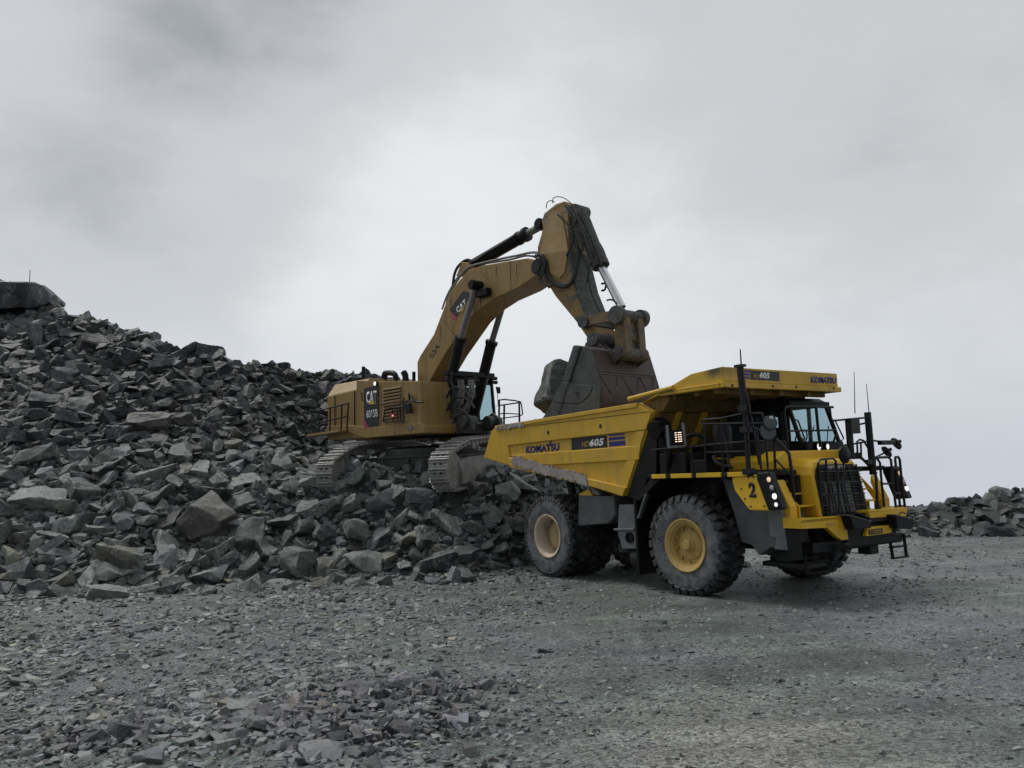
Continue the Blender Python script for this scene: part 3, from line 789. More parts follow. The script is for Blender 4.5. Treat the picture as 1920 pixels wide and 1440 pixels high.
# ---- deck, its yellow edge and supports
for s in (-1, 1):
    MB().span((4.02, s * 2.28, 2.47), (6.92, s * 0.92, 2.565)).build('deck', 'deck_black', truck, bevel=0.01)
MB().span((4.25, -0.92, 2.45), (6.3, 0.92, 2.56)).build('deck', 'deck_black', truck, bevel=0.01)
for a_, c2 in ((1222.5, 1248.5), (1258.5, 1297), (1306.5, 1352.5), (1365, 1401)):
    x0, x1 = at('truck', a_, 893, 'y', -2.29).x, at('truck', c2, 890, 'y', -2.29).x
    MB().span((x0, -2.31, 2.478), (x1, -2.275, 2.572)).build('deck_edge', 'yellow_clean', truck, bevel=0.006)
MB().span((4.05, 2.275, 2.478), (6.9, 2.31, 2.572)).build('deck_edge', 'yellow_clean', truck, bevel=0.006)
MB().xz([(4.0, 2.47), (4.3, 2.47), (3.6, 2.0), (3.42, 2.0)], -2.2, -1.0).build('deck_support', 'deck_black', truck)

# fender plate with the number, lamp cluster
fp = MB().xz(pxz(-2.27, [(1372, 893.5), (1415.5, 890), (1439, 953), (1440, 957.5), (1407, 957), (1402, 953), (1378, 920), (1373, 905)]), -2.27, -2.0)
fender = fp.build('fender_plate', 'yellow_clean', truck, bevel=0.02)
Q = tpx('y', -2.272, [(1405.0, 932.6), (1418.6, 932.6), (1403.0, 904.6)])
lettering('2', Q[0], Q[1], Q[2], 'letter_black', fender, bold=0.04, lift=0.002)
for px, py in ((1403.5, 895.5), (1413.5, 895), (1390, 916), (1397, 935), (1408, 949.5), (1433, 949)):
    p = at('truck', px, py, 'y', -2.27)
    MB().cyl((p.x, -2.268, p.z), (p.x, -2.282, p.z), 0.018, seg=8).build('bolt', 'dark_grey', fender)
def cluster(s):
    base = pxz(-2.25, [(1418, 886), (1441, 884.5), (1467, 955), (1440.5, 957), (1419, 898)])
    m = MB()
    # wedge: outer face along the fender, front face turned forwards
    lo = [(x, -2.25 * 1.0, z) for x, z in base]
    m.xz(base, s * 2.26, s * 2.06)
    o = m.build('lamp_cluster', 'black', truck, bevel=0.035, seg=3)
    return o
lc = cluster(-1)
lcf = cluster(1)
LAMP_PX = ((1442, 899, 'lamp_warm', 0.05), (1447.5, 914, 'lens', 0.055), (1452.5, 930.5, 'lamp_white', 0.058), (1455.5, 946, 'lamp_white', 0.04))
for px, py, mt, rr in LAMP_PX:
    p = at('truck', px, py, 'y', -2.262)
    MB().lathe([(rr + 0.035, -0.01), (rr + 0.045, 0.02), (rr + 0.01, 0.022), (rr, 0.004), (0, 0.004)], (p.x, -2.262, p.z), 'y', 24, -1).build('lamp_bezel', 'deck_black', lc, smooth=True)
    MB().lathe([(rr, 0.006), (rr * 0.7, 0.022), (0.0, 0.03)], (p.x, -2.262, p.z), 'y', 24, -1).build('headlamp', mt, lc, smooth=True)
    fx = p.x + 0.05
_fe = pxz(-2.25, [(1441, 884.5), (1467, 955)])
for f_, mt in ((0.25, 'lamp_warm'), (0.5, 'lens'), (0.72, 'lamp_white')):
    x, z = _fe[0][0] + (_fe[1][0] - _fe[0][0]) * f_, _fe[0][1] + (_fe[1][1] - _fe[0][1]) * f_
    MB().lathe([(0.06, -0.05), (0.06, 0.01), (0.045, 0.02), (0, 0.022)], (x, 2.16, z), 'x', 20, 1).build('headlamp', mt, lcf, smooth=True)

# ---- hood with grille
hf = [(-0.90, 1.60), (-0.90, 2.45), (-0.83, 2.60), (-0.72, 2.74), (0.62, 2.73), (0.72, 2.60), (0.80, 2.45), (0.84, 1.50)]
m = MB()
m.prism(hf, lambda u, v: (6.35, u, v + (0.10 if v > 2.5 else 0)), lambda u, v: (7.38 - max(0, v - 1.6) * 0.15, u, v))
hood = m.build('hood', 'yellow_clean', truck, bevel=0.05, seg=3)
hb = MB().yz([(-1.35, 2.58), (-1.35, 2.78), (-0.95, 2.96), (1.0, 2.96), (1.0, 2.58)], 5.5, 6.7)
hb.build('hood_top', 'yellow_clean', hood, bevel=0.03)
def gx(z): return 7.395 - max(0, z - 1.6) * 0.15
g = MB()
gp = [(-0.80, 1.58), (-0.80, 2.42), (-0.72, 2.56), (-0.64, 2.655), (0.55, 2.645), (0.63, 2.55), (0.70, 2.42), (0.75, 1.50)]
g.prism(gp, lambda u, v: (gx(v) - 0.06, u, v), lambda u, v: (gx(v) + 0.015, u, v))
gr = g.build('grille', 'deck_black', truck, bevel=0.01)
sl = MB()
for k in range(15):
    z = 1.62 + k * 0.068
    sl.span((gx(z), -0.76, z - 0.008), (gx(z) + 0.045, 0.70, z + 0.008))
for y in (-0.70, -0.46, -0.2, 0.06, 0.32, 0.58):
    sl.prism([(-0.008, 0), (0.008, 0), (0.008, 1), (-0.008, 1)], lambda u, v: (gx(1.6 + v), y + u, 1.6 + v), lambda u, v: (gx(1.6 + v) + 0.05, y + u, 1.6 + v))
sl.build('grille_bar', 'dark_grey', gr)
rad = MB()
for y0, y1 in ((-0.62, -0.40), (-0.34, -0.08), (0.0, 0.28)):
    for z0, z1 in ((1.66, 2.02), (2.06, 2.30)):
        rad.prism([(y0, z0), (y1, z0), (y1, z1), (y0, z1)], lambda u, v: (gx(v), u, v), lambda u, v: (gx(v) + 0.03, u, v))
rad.build('radiator_core', 'grey', gr)
for y in (-0.36, -0.02):
    MB().span((gx(2.6) + 0.005, y, 2.55), (gx(2.6) + 0.04, y + 0.22, 2.62)).build('air_slot', 'lens', gr)
# tubular guard in front of the grille
gd = MB()
def gpt(px, py, x=7.62): return at('truck', px, py, 'x', x)
gd.tube([gpt(1543, 964), gpt(1538, 900), gpt(1534, 868), gpt(1538, 862), gpt(1561, 859.5), gpt(1567, 864), gpt(1571, 900), gpt(1574, 962)], 0.022)
gd.tube([gpt(1557.5, 967), gpt(1551, 900), gpt(1548.5, 861)], 0.022)
gd.tube([gpt(1565, 868), gpt(1570, 900), gpt(1579, 901), gpt(1583, 880)], 0.016)
for y in (885, 905, 927, 948): gd.tube([gpt(1537 + (y - 885) * 0.09, y), gpt(1613 + (y - 885) * 0.2, y - 2)], 0.014)
gd.tube([gpt(1605, 870), gpt(1611, 900), gpt(1617, 955)], 0.018)
gd.build('grille_guard', 'rail', truck, smooth=True)

# ---- stairs beside the grille (near side) and on the far side
def stairs(s):
    m = MB()
    for (x, z) in ((7.28, 1.86), (7.03, 2.10), (6.76, 2.345)):
        m.span((x - 0.27, s * 1.42, z - 0.03), (x, s * 0.91, z))
        m.span((x - 0.27, s * 1.40, z - 0.26), (x - 0.25, s * 0.93, z - 0.03))
    inner = pxz(-1.43, [(1458, 902), (1479, 926), (1500, 949), (1502, 971), (1500, 986), (1485, 986.5), (1483, 950), (1469, 928)])
    outer = pxz(-1.72, [(1457, 900), (1481, 950.6), (1483, 979), (1472, 979.5), (1468.7, 951), (1456, 915)])
    m.xz(inner, s * 1.43, s * 1.46)
    m.xz(outer, s * 1.72, s * 1.50)
    return m.build('stairs', 'yellow_clean', truck, bevel=0.008)
stairs(-1); stairs(1)
# ---- bumper platforms and plate
bp_ = MB()
pl = pyz(7.72, [(1502, 971.5), (1585.4, 969), (1590.5, 1011), (1579, 1013), (1570, 1007), (1551, 989.5), (1504, 991.5)])
bp_.yz(pl, 7.72, 7.62)
bp_.xy([(7.72, pl[0][0]), (7.72, pl[1][0]), (7.32, pl[1][0]), (7.32, pl[0][0])], 1.57, 1.62)
bp_.yz([pl[0], (pl[0][0] + 0.03, pl[0][1]), (pl[6][0] + 0.03, pl[6][1]), pl[6]], 7.62, 7.30)
bumper = bp_.build('bumper_platform', 'yellow_clean', truck, bevel=0.012)
bp2 = MB()
pr = pyz(7.72, [(1629, 957), (1701.5, 955), (1700, 968), (1690, 968), (1632, 971)])
bp2.yz(pr, 7.72, 7.62)
bp2.xy([(7.72, pr[0][0]), (7.72, pr[1][0]), (7.32, pr[1][0]), (7.32, pr[0][0])], pr[0][1] - 0.06, pr[0][1] - 0.01)
bp2.build('bumper_platform', 'yellow_clean', truck, bevel=0.012)
p = pyz(7.72, [(1582.6, 984), (1584.8, 984), (1586, 994), (1584, 994)])
MB().yz(p, 7.74, 7.71).build('reflector', 'red', bumper)
MB().span((7.721, -1.18, 1.47), (7.735, -0.95, 1.53)).build('nameplate', 'gold', bumper)
cb = MB()
cb.span((7.25, -0.5, 0.98), (7.66, 1.3, 1.42))
cb.span((7.2, -1.5, 0.95), (7.60, 1.6, 1.15))
cb.build('bumper_beam', 'black', truck, bevel=0.02)
pp = MB().yz(pyz(7.74, [(1624, 1005.5), (1672.5, 999), (1672, 984), (1629, 988.5)]), 7.74, 7.64)
pan = pp.build('plate_panel', 'yellow_clean', truck, bevel=0.01)
lq = pyz(7.742, [(1628.5, 1002.6), (1654, 999.6), (1654, 990), (1628.5, 992.6)])
lic = MB().yz(lq, 7.752, 7.738).build('licence_plate', 'letter_black', pan)
Q = tpx('x', 7.753, [(1630.5, 1000.6), (1652.5, 998.0), (1630.5, 993.6)])
lettering('YY-935H6', Q[0], Q[1], Q[2], 'gold', lic, bold=0.0, lift=0.0, depth=0.003)
MB().span((7.25, -0.1, 1.44), (7.74, 1.25, 1.50)).build('step_tread', 'deck_black', truck, bevel=0.01)
# work lamps hung on the bumper, hooks, lower guard
for (a0, a1, a2, a3) in (((1588, 967), (1629, 978), (1629, 990), (1596, 992)), ((1674, 966), (1711, 976), (1706, 992), (1678, 990))):
    ps = pyz(7.86, [a0, a1, a2, a3])
    wl = MB().yz(ps, 7.92, 7.66).build('work_lamp', 'black', truck, bevel=0.02)
    lid = [Vector((7.93, y, z + 0.012)) for y, z in (ps[0], ps[1])] 
    MB().prism([(0, 0), (1, 0), (1, 1), (0, 1)], lambda u, v: (7.66 + 0.26 * v, ps[0][0] + (ps[1][0] - ps[0][0]) * u, ps[0][1] + (ps[1][1] - ps[0][1]) * u + 0.004),
               lambda u, v: (7.66 + 0.26 * v, ps[0][0] + (ps[1][0] - ps[0][0]) * u, ps[0][1] + (ps[1][1] - ps[0][1]) * u + 0.02)).build('lamp_lid', 'light_grey', wl)
    MB().tube([(7.9, ps[0][0] + 0.1, ps[0][1] - 0.02), (7.97, ps[0][0] + 0.15, ps[0][1] + 0.06), (7.97, ps[1][0] - 0.15, ps[1][1] + 0.09), (7.9, ps[1][0] - 0.1, ps[1][1] + 0.03)], 0.012).build('lamp_guard', 'rail', wl, smooth=True)
MB().span((7.2, 0.55, 0.76), (7.5, 0.85, 0.99)).build('tow_hook', 'dark_grey', truck, bevel=0.02)
ug = MB()
ug.xz(pxz(-0.8, [(1520, 1033), (1584, 1018), (1594, 1022), (1560, 1036), (1512, 1046)]), -0.85, -0.7)
ug.span((6.2, -1.3, 0.62), (7.3, -0.6, 0.72)); ug.span((6.6, -1.4, 0.75), (7.0, -0.5, 1.3))
ug.build('lower_guard', 'dark_grey', truck, bevel=0.02)
MB().span((7.05, -1.3, 1.0), (7.3, -1.05, 1.14)).build('junction_box', 'light_grey', truck, bevel=0.01)
# hanging ladders
def ladder(pts_l, pts_r, x, r=0.022):
    l, rr = [at('truck', *p_, 'x', x) for p_ in pts_l], [at('truck', *p_, 'x', x) for p_ in pts_r]
    m = MB()
    m.tube(l, r); m.tube(rr, r)
    n = 2
    for k in range(1, n + 1):
        a, b_ = l[0].lerp(l[-1], k / n), rr[0].lerp(rr[-1], k / n)
        m.box((a + b_) / 2, (0.1, abs(a.y - b_.y) + 0.04, 0.03))
    return m.build('ladder', 'deck_black', truck)
ladder([(1508, 1035), (1514, 1073)], [(1547, 1030), (1554, 1071)], 7.3)
ladder([(1668, 1008), (1674, 1045)], [(1694, 1000), (1700, 1045)], 7.6, 0.035)
# ---- rails and posts at the near front corner
hr = MB()
hr.tube(tpx('y', -1.45, [(1453, 828), (1455, 823.5), (1479.5, 850.5), (1484, 880), (1492, 975)]), 0.034)
hr.tube(tpx('y', -1.45, [(1452, 826), (1452.5, 860), (1456, 902)]), 0.026)
hr.tube(tpx('y', -1.45, [(1453, 860), (1482, 891)]), 0.02)
hr.build('stair_rail', 'rail', truck, smooth=True)
MB().span((7.13, -1.58, 1.42), (7.30, -1.40, 1.60)).build('rail_foot', 'yellow_clean', truck, bevel=0.01)
# ---- near side deck rails
dr = MB()
Y = -2.24
for pts in ([(1249.5, 894), (1248, 843)], [(1299.5, 892), (1296.5, 838)], [(1323, 890), (1321, 800), (1316, 789), (1320, 786.5), (1351, 784.5), (1395, 775), (1429, 775), (1432, 790), (1436, 828), (1440, 882)],
            [(1318, 795), (1396, 793.5)], [(1222, 844), (1250, 841), (1297, 838), (1330, 834), (1400, 828), (1434, 827)], [(1326, 848.5), (1398, 846.5)],
            [(1352, 786), (1356, 890)], [(1356, 812), (1369, 876)], [(1417, 800), (1424, 840), (1427, 880)], [(1399, 735), (1412, 800), (1424, 872)]):
    dr.tube(tpx('y', Y, pts), 0.022)
dr.build('deck_rail', 'rail', truck, smooth=True)
mast = MB()
mp_ = tpx('y', Y - 0.02, [(1404, 888), (1397, 775), (1387.5, 686)])
mast.cyl(mp_[0], mp_[1], 0.05); mast.cyl(mp_[1], mp_[2], 0.075, 0.07)
mast.box(mp_[2], (0.2, 0.14, 0.05))
for px, py in ((1395, 765), (1399, 805), (1404, 884)): 
    q = at('truck', px, py, 'y', Y - 0.02); mast.box(q, (0.2, 0.16, 0.12))
mst = mast.build('aerial_mast', 'rail', truck)
q = tpx('y', Y - 0.03, [(1390, 688), (1388, 655)])
MB().cyl(q[0], q[1], 0.016, 0.012, seg=8).build('aerial', 'rail', mst)
def disc_mirror(px, py, r, x, arm_to, nrm=(0.75, -0.45, 0.1), mat='mirror'):
    c_ = at('truck', px, py, *x)
    n = Vector(nrm).normalized()
    m = MB().cyl(c_ - n * 0.05, c_, r * 0.75, r, seg=24).cyl(c_, c_ + n * 0.03, r, r * 0.96, seg=24)
    o = m.build('round_mirror', 'rail', truck, smooth=True)
    MB().cyl(c_ + n * 0.031, c_ + n * 0.045, r * 0.9, r * 0.5, seg=24).build('mirror_glass', mat, o, smooth=True)
    MB().tube([c_ - n * 0.05, c_ - n * 0.12 + Vector((0, 0, 0.02)), at('truck', *arm_to, *x)], 0.016).build('mirror_arm', 'rail', o, smooth=True)
disc_mirror(1439.5, 810.5, 0.165, ('y', -2.3), (1404, 797), mat='grey')
disc_mirror(1444, 793, 0.14, ('y', -2.3), (1404, 794), mat='grey')
q = at('truck', 1443, 783, 'y', -2.3)
MB().box(q, (0.14, 0.05, 0.06)).build('small_lamp', 'lens', truck)
# ---- equipment on the near deck
eq = MB()
eq.span((4.15, -2.05, 2.57), (4.95, -1.2, 3.02)); eq.span((5.0, -2.0, 2.57), (5.45, -1.3, 2.85)); eq.span((4.25, -1.1, 2.57), (6.2, -0.2, 3.2))
eq.build('equipment_box', 'black', truck, bevel=0.02)
ac = MB()
ac.cyl((4.1, -2.12, 3.55), (4.1, -1.75, 3.62), 0.2, seg=20); ac.cyl((4.12, -1.9, 3.4), (4.2, -1.8, 2.6), 0.13)
ac.tube([(4.35, -2.0, 3.45), (4.6, -2.1, 3.2), (4.5, -2.1, 2.9), (4.4, -2.0, 2.6)], 0.05, smooth_n=4)
ac.tube([(4.7, -1.9, 3.02), (4.75, -1.9, 3.3), (5.1, -1.8, 3.4), (5.5, -1.6, 3.1)], 0.045, smooth_n=4)
ac.tube([(5.45, -1.7, 2.8), (5.6, -1.9, 2.9), (5.8, -2.0, 2.75), (6.1, -1.9, 2.65)], 0.04, smooth_n=4)
ac.build('intake_pipe', 'black', truck, smooth=True)
fr = MB()
tl, tr, bl, br = [at('truck', x, y, 'x', 5.15) for x, y in ((1250.5, 797), (1280.5, 793), (1254, 838.5), (1285, 835.5))]
for a, b_ in ((tl, bl), (tr, br), (bl, br)):
    fr.tube([a, b_], 0.03, seg=4)
frame = fr.build('light_frame', 'light_grey', truck)
MB().prism([(0.06, 0.05), (0.94, 0.05), (0.94, 0.75), (0.06, 0.75)], lambda u, v: bl + (br - bl) * u + (tl - bl) * v + Vector((-0.02, 0, 0)), lambda u, v: bl + (br - bl) * u + (tl - bl) * v + Vector((-0.1, 0, 0))).build('light_box', 'black', frame)
ls = MB()
for i in range(5):
    v0 = 0.20 + i * 0.10
    for (u0, u1) in ((0.46, 0.56),) + (((0.64, 0.86),) if i in (0, 4) else ((0.64, 0.73), (0.77, 0.86))):
        ls.prism([(u0, v0), (u1, v0), (u1, v0 + 0.035), (u0, v0 + 0.035)], lambda u, v: bl + (br - bl) * u + (tl - bl) * v + Vector((-0.015, 0, 0)), lambda u, v: bl + (br - bl) * u + (tl - bl) * v + Vector((-0.021, 0, 0)))
ls.build('light_slots', 'lamp_panel', frame)
MB().lathe([(0.0, 3.62), (0.16, 3.60), (0.20, 3.5), (0.20, 2.98), (0.16, 2.88), (0.0, 2.86)], (5.75, -1.75, 0), 'z', 24).build('air_cleaner', 'black', truck, smooth=True)
yb = MB()
for q in ([(1337, 839), (1352, 839.5), (1352, 875), (1341, 874)], [(1362, 860), (1398, 860), (1399, 873), (1360, 875)]):
    yb.xz(pxz(-1.3, q), -1.3, -1.0)
yb.build('yellow_housing', 'yellow_clean', truck, bevel=0.02)
MB().span((5.4, -1.0, 2.57), (6.6, -0.98, 2.9)).build('yellow_housing', 'yellow_clean', truck)

# ---- cab
CX = 5.85
def cabpt(px, py, x): return at('truck', px, py, 'x', x)
wbl, wbr = cabpt(1506, 829, CX), cabpt(1575, 828, CX)
wtl, wtr = cabpt(1480.5, 764, CX - 0.28), cabpt(1545.5, 761, CX - 0.28)
y0, y1 = wtl.y + 0.0, wtr.y
yb0, yb1 = wbl.y - 0.02, wbr.y + 0.02
zt, zb = (wtl.z + wtr.z) / 2, wbl.z
zbase = cabpt(1510, 842, CX).z
xt = CX - 0.28
yc0, yc1 = min(y0, yb0) - 0.04, max(y1, yb1) + 0.03
CR = 4.35
cabm = MB()
# front lower panel, floor, pillars, roof, rear wall with window opening
cabm.yz([(yc0, zbase - 0.25), (yc1, zbase - 0.25), (yc1, zb), (yc0, zb)], CX + 0.05, CX - 0.10)
cabm.span((CR, yc0, zbase - 0.30), (CX - 0.10, yc1, zbase - 0.2))
for y in (yc0, yc1 - 0.07):
    cabm.xz([(CX - 0.0, zb), (CX - 0.08, zb), (xt - 0.07, zt), (xt + 0.01, zt)], y, y + 0.07)
    cabm.xz([(CR, zbase - 0.2), (CR + 0.1, zbase - 0.2), (CR + 0.1, zt), (CR, zt)], y, y + 0.07)
    cabm.xz([(CR + 0.1, zbase - 0.2), (CX - 0.1, zbase - 0.2), (CX - 0.10, zb - 0.03), (CR + 0.1, zb - 0.03)], y, y + 0.06)
    cabm.span((5.0, y, zb - 0.03), (5.08, y + 0.06, zt))
cabm.span((CR, yc0, zt), (xt + 0.04, yc1, zt + 0.12))
cabm.xz([(CR + 0.05, zt + 0.12), (xt - 0.02, zt + 0.12), (xt - 0.2, zt + 0.22), (CR + 0.15, zt + 0.22)], yc0 + 0.05, yc1 - 0.05)
cabm.span((CR, yc0 + 0.07, zbase - 0.2), (CR + 0.06, yc1 - 0.07, zb + 0.12))
cabm.span((CR, yc0 + 0.07, zt - 0.16), (CR + 0.06, yc1 - 0.07, zt))
cabm.span((CR, yc0 + 0.07, zb), (CR + 0.06, yc0 + 0.25, zt))
cabm.span((CR, yc1 - 0.35, zb), (CR + 0.06, yc1 - 0.07, zt))
cab = cabm.build('cab', 'deck_black', truck, bevel=0.015)
MB().prism([(0, 0), (1, 0), (1, 1), (0, 1)], lambda u, v: (CX - 0.035 + (xt - CX) * v, yc0 + 0.07 + (yc1 - yc0 - 0.14) * u, zb + (zt - zb) * v),
           lambda u, v: (CX - 0.045 + (xt - CX) * v, yc0 + 0.07 + (yc1 - yc0 - 0.14) * u, zb + (zt - zb) * v)).build('windscreen', 'glass', cab)
for y in (yc0 + 0.03, yc1 - 0.04):
    MB().xz([(CR + 0.1, zb - 0.03), (5.0, zb - 0.03), (5.0, zt), (CR + 0.1, zt)], y, y + 0.01).build('side_window', 'glass', cab)
    MB().xz([(5.08, zb - 0.03), (CX - 0.09, zb - 0.03), (xt - 0.08, zt), (5.08, zt)], y, y + 0.01).build('side_window', 'glass', cab)
MB().span((CR + 0.02, yc0 + 0.25, zb + 0.12), (CR + 0.03, yc1 - 0.35, zt - 0.16)).build('rear_window', 'glass', cab)
st = MB()
ym = (yc0 + yc1) / 2
st.span((4.6, ym - 0.28, zbase - 0.2), (5.05, ym + 0.28, zbase + 0.22)); st.span((4.5, ym - 0.26, zbase + 0.2), (4.62, ym + 0.26, zb + 0.42))
st.span((CX - 0.45, yc0 + 0.1, zbase), (CX - 0.12, yc1 - 0.1, zb + 0.02))
st.build('seat', 'deck_black', cab, bevel=0.03)
swm = MB()
c0 = Vector((CX - 0.55, ym, zb + 0.12))
swm.tube([c0 + Vector((0.06 * math.sin(a) , 0.21 * math.cos(a), 0.19 * math.sin(a))) for a in [2 * math.pi * k / 20 for k in range(21)]], 0.018)
swm.tube([c0, c0 + Vector((0.2, 0, -0.3))], 0.03)
swm.build('steering_wheel', 'rail', cab, smooth=True)
vis = MB().span((CX - 0.0, yc0 - 0.15, zbase - 0.27), (CX + 0.55, yc1 - 0.05, zbase - 0.12))
vis.build('front_sill', 'deck_black', cab, bevel=0.02)
for px, rr in ((1534, 0.085), (1550.5, 0.07)):
    p = cabpt(px, 837.5, CX + 0.07)
    lm = MB().lathe([(rr + 0.03, -0.05), (rr + 0.035, 0.03), (rr, 0.035), (rr, 0.01)], p, 'x', 20, 1).build('work_lamp', 'black', cab, smooth=True)
    MB().lathe([(rr, 0.012), (rr * 0.6, 0.03), (0, 0.036)], p, 'x', 20, 1).build('lens', 'lamp_white', lm, smooth=True)
p = cabpt(1514, 837, CX + 0.07)
MB().lathe([(0.1, -0.03), (0.1, 0.03), (0.06, 0.035), (0, 0.035)], p, 'x', 16, 1).build('work_lamp', 'black', cab, smooth=True)
# rails and mirror loops round the windscreen
cg = MB()
gX = CX + 0.28
def G(px, py): return at('truck', px, py, 'x', gX)
cg.tube([G(1478, 845), G(1474.5, 808), G(1470.5, 770), G(1474, 763), G(1500, 762), G(1562, 763.5)], 0.028)
cg.tube([G(1474.5, 808), G(1566.5, 806.5)], 0.022)
cg.tube([G(1530, 763), G(1534, 806), G(1538, 838)], 0.034)
cg.tube([G(1556, 764), G(1559, 790), G(1566, 802), G(1567.5, 814), G(1562, 832)], 0.024)
cg.tube([G(1491, 787), G(1496, 788), G(1509, 823), G(1505, 828), G(1502, 826)], 0.018)
cg.tube([G(1560, 788), G(1565, 787), G(1582, 822), G(1577, 827)], 0.018)
cg.build('cab_guard_rail', 'rail', cab, smooth=True)
wp = MB()
wp.tube([(CX + 0.0, ym - 0.5, zb + 0.0), (CX - 0.1, ym - 0.1, zb + 0.38)], 0.012)
wp.tube([(CX + 0.0, ym + 0.2, zb + 0.0), (CX - 0.1, ym + 0.45, zb + 0.38)], 0.012)
wp.build('wiper', 'rail', cab)
MB().cyl((5.2, ym + 0.3, zt + 0.22), (5.2, ym + 0.3, zt + 0.3), 0.06).build('beacon', 'black', cab, smooth=True)
# protective structure beside the cab, dark bulkhead under the canopy
MB().span((CR, yc0 - 0.75, 2.56), (CR + 0.12, yc0 - 0.06, 3.95)).span((5.4, yc0 - 0.2, 2.56), (5.5, yc0 - 0.08, 3.9)).build('bulkhead', 'black', truck, bevel=0.01)
# black mirror disc on a stalk ahead of the hood
p = at('truck', 1584.5, 852, 'x', 7.55)
m = MB().lathe([(0.0, 0.05), (0.15, 0.03), (0.185, 0.0), (0.185, -0.03), (0.1, -0.07), (0, -0.08)], p, 'x', 28, 1)
mo = m.build('round_mirror', 'black', truck, smooth=True)
MB().tube([p + Vector((-0.05, 0, -0.1)), at('truck', 1581, 880, 'x', 7.5), at('truck', 1577, 905, 'x', 7.45)], 0.016).build('mirror_arm', 'rail', mo, smooth=True)
# ---- far side posts, mirrors and rails
FX = 7.0
def Fp(px, py, x=FX): return at('truck', px, py, 'x', x)
f = MB()
f.tube([Fp(1561, 789), Fp(1590, 786), Fp(1625, 783)], 0.022)
f.tube([Fp(1597, 799), Fp(1632, 791)], 0.022)
f.tube([Fp(1581, 835), Fp(1597, 833), Fp(1635, 826), Fp(1667, 829)], 0.022)
f.cyl(Fp(1596, 858), Fp(1591, 790), 0.075); 
f.cyl(Fp(1637, 890), Fp(1626.5, 773), 0.075)
f.span(Fp(1587.5, 785) + Vector((-0.05, 0, 0)), Fp(1606, 813) + Vector((0.1, 0, 0)))
f.tube([Fp(1608, 858), Fp(1607, 828), Fp(1612, 824), Fp(1619, 826), Fp(1641, 862), Fp(1641, 885)], 0.022)
f.tube([Fp(1615, 862), Fp(1614, 830)], 0.022)
f.tube([Fp(1610, 853), Fp(1643, 887)], 0.03)
f.span(Fp(1622, 862), Fp(1634, 870) + Vector((0.06, 0, 0)))
f.build('far_post', 'rail', truck, smooth=True)
for a, c2 in (((1603, 775), (1601.5, 697)), ((1629.5, 775), (1624.5, 720))):
    MB().cyl(Fp(*a), Fp(*c2), 0.011, 0.006, seg=6).build('aerial', 'rail', truck)
def far_mirror(px, py, r, nrm, arm):
    c_ = Fp(px, py); n = Vector(nrm).normalized()
    o = MB().cyl(c_ - n * 0.02, c_ + n * 0.02, r, r * 0.9, seg=20).cyl(c_ + n * 0.02, c_ + n * 0.12, 0.05, 0.035, seg=12).build('round_mirror', 'rail', truck, smooth=True)
    MB().tube([c_, Fp(*arm)], 0.02).build('mirror_arm', 'rail', o, smooth=True)
far_mirror(1681, 831.5, 0.155, (0.45, 0.75, 0.5), (1650, 829))
far_mirror(1663, 847, 0.15, (0.45, 0.7, 0.5), (1642, 857))
MB().span(Fp(1644, 826), Fp(1671, 834) + Vector((0.12, 0, 0))).build('mirror_bracket', 'rail', truck, bevel=0.02)
RX = 7.55
def Rp(px, py): return at('truck', px, py, 'x', RX)
f = MB()
f.tube([Rp(1645, 952), Rp(1643, 900), Rp(1638.5, 868)], 0.03)
f.tube([Rp(1658, 950), Rp(1653, 905), Rp(1650, 868), Rp(1645, 860), Rp(1641, 857)], 0.026)
f.tube([Rp(1643, 858), Rp(1665, 857), Rp(1670.5, 862), Rp(1675, 910), Rp(1680, 954)], 0.028)
f.tube([Rp(1654, 907), Rp(1675, 907)], 0.022)
f.tube([Rp(1688, 954), Rp(1684, 915), Rp(1678.5, 862), Rp(1679, 857), Rp(1684, 856.5), Rp(1687, 862), Rp(1691, 905), Rp(1697, 953)], 0.028)
f.tube([Rp(1672, 878), Rp(1681, 878)], 0.034); f.tube([Rp(1677, 925), Rp(1687, 925)], 0.034)
f.cyl(Rp(1647, 956), Rp(1645, 945), 0.07, 0.035)
f.build('stair_rail', 'rail', truck, smooth=True)

# ================================================================== EXCAVATOR
EO, EP = FRAME['exc']
exc = empty('excavator', EO, -EP, 'tan tracked excavator standing on the rock heap with its arm raised over the dump truck', 'excavator')
def exz(y, pts): return [(p.x, p.z) for p in epx('y', y, pts)]
def eyz(x, pts): return [(p.y, p.z) for p in epx('x', x, pts)]

# ---- undercarriage: tracks point away to the right, nose slightly down
TA = R(25)
UX = Matrix.Rotation(EP, 4, 'Z') @ Matrix.Rotation(math.pi / 2 - TA, 4, 'Z') @ Matrix.Translation((0, -0.17, 0)) @ Matrix.Translation((0, 0, 0.05)) @ Matrix.Rotation(R(-4.0), 4, 'Y')
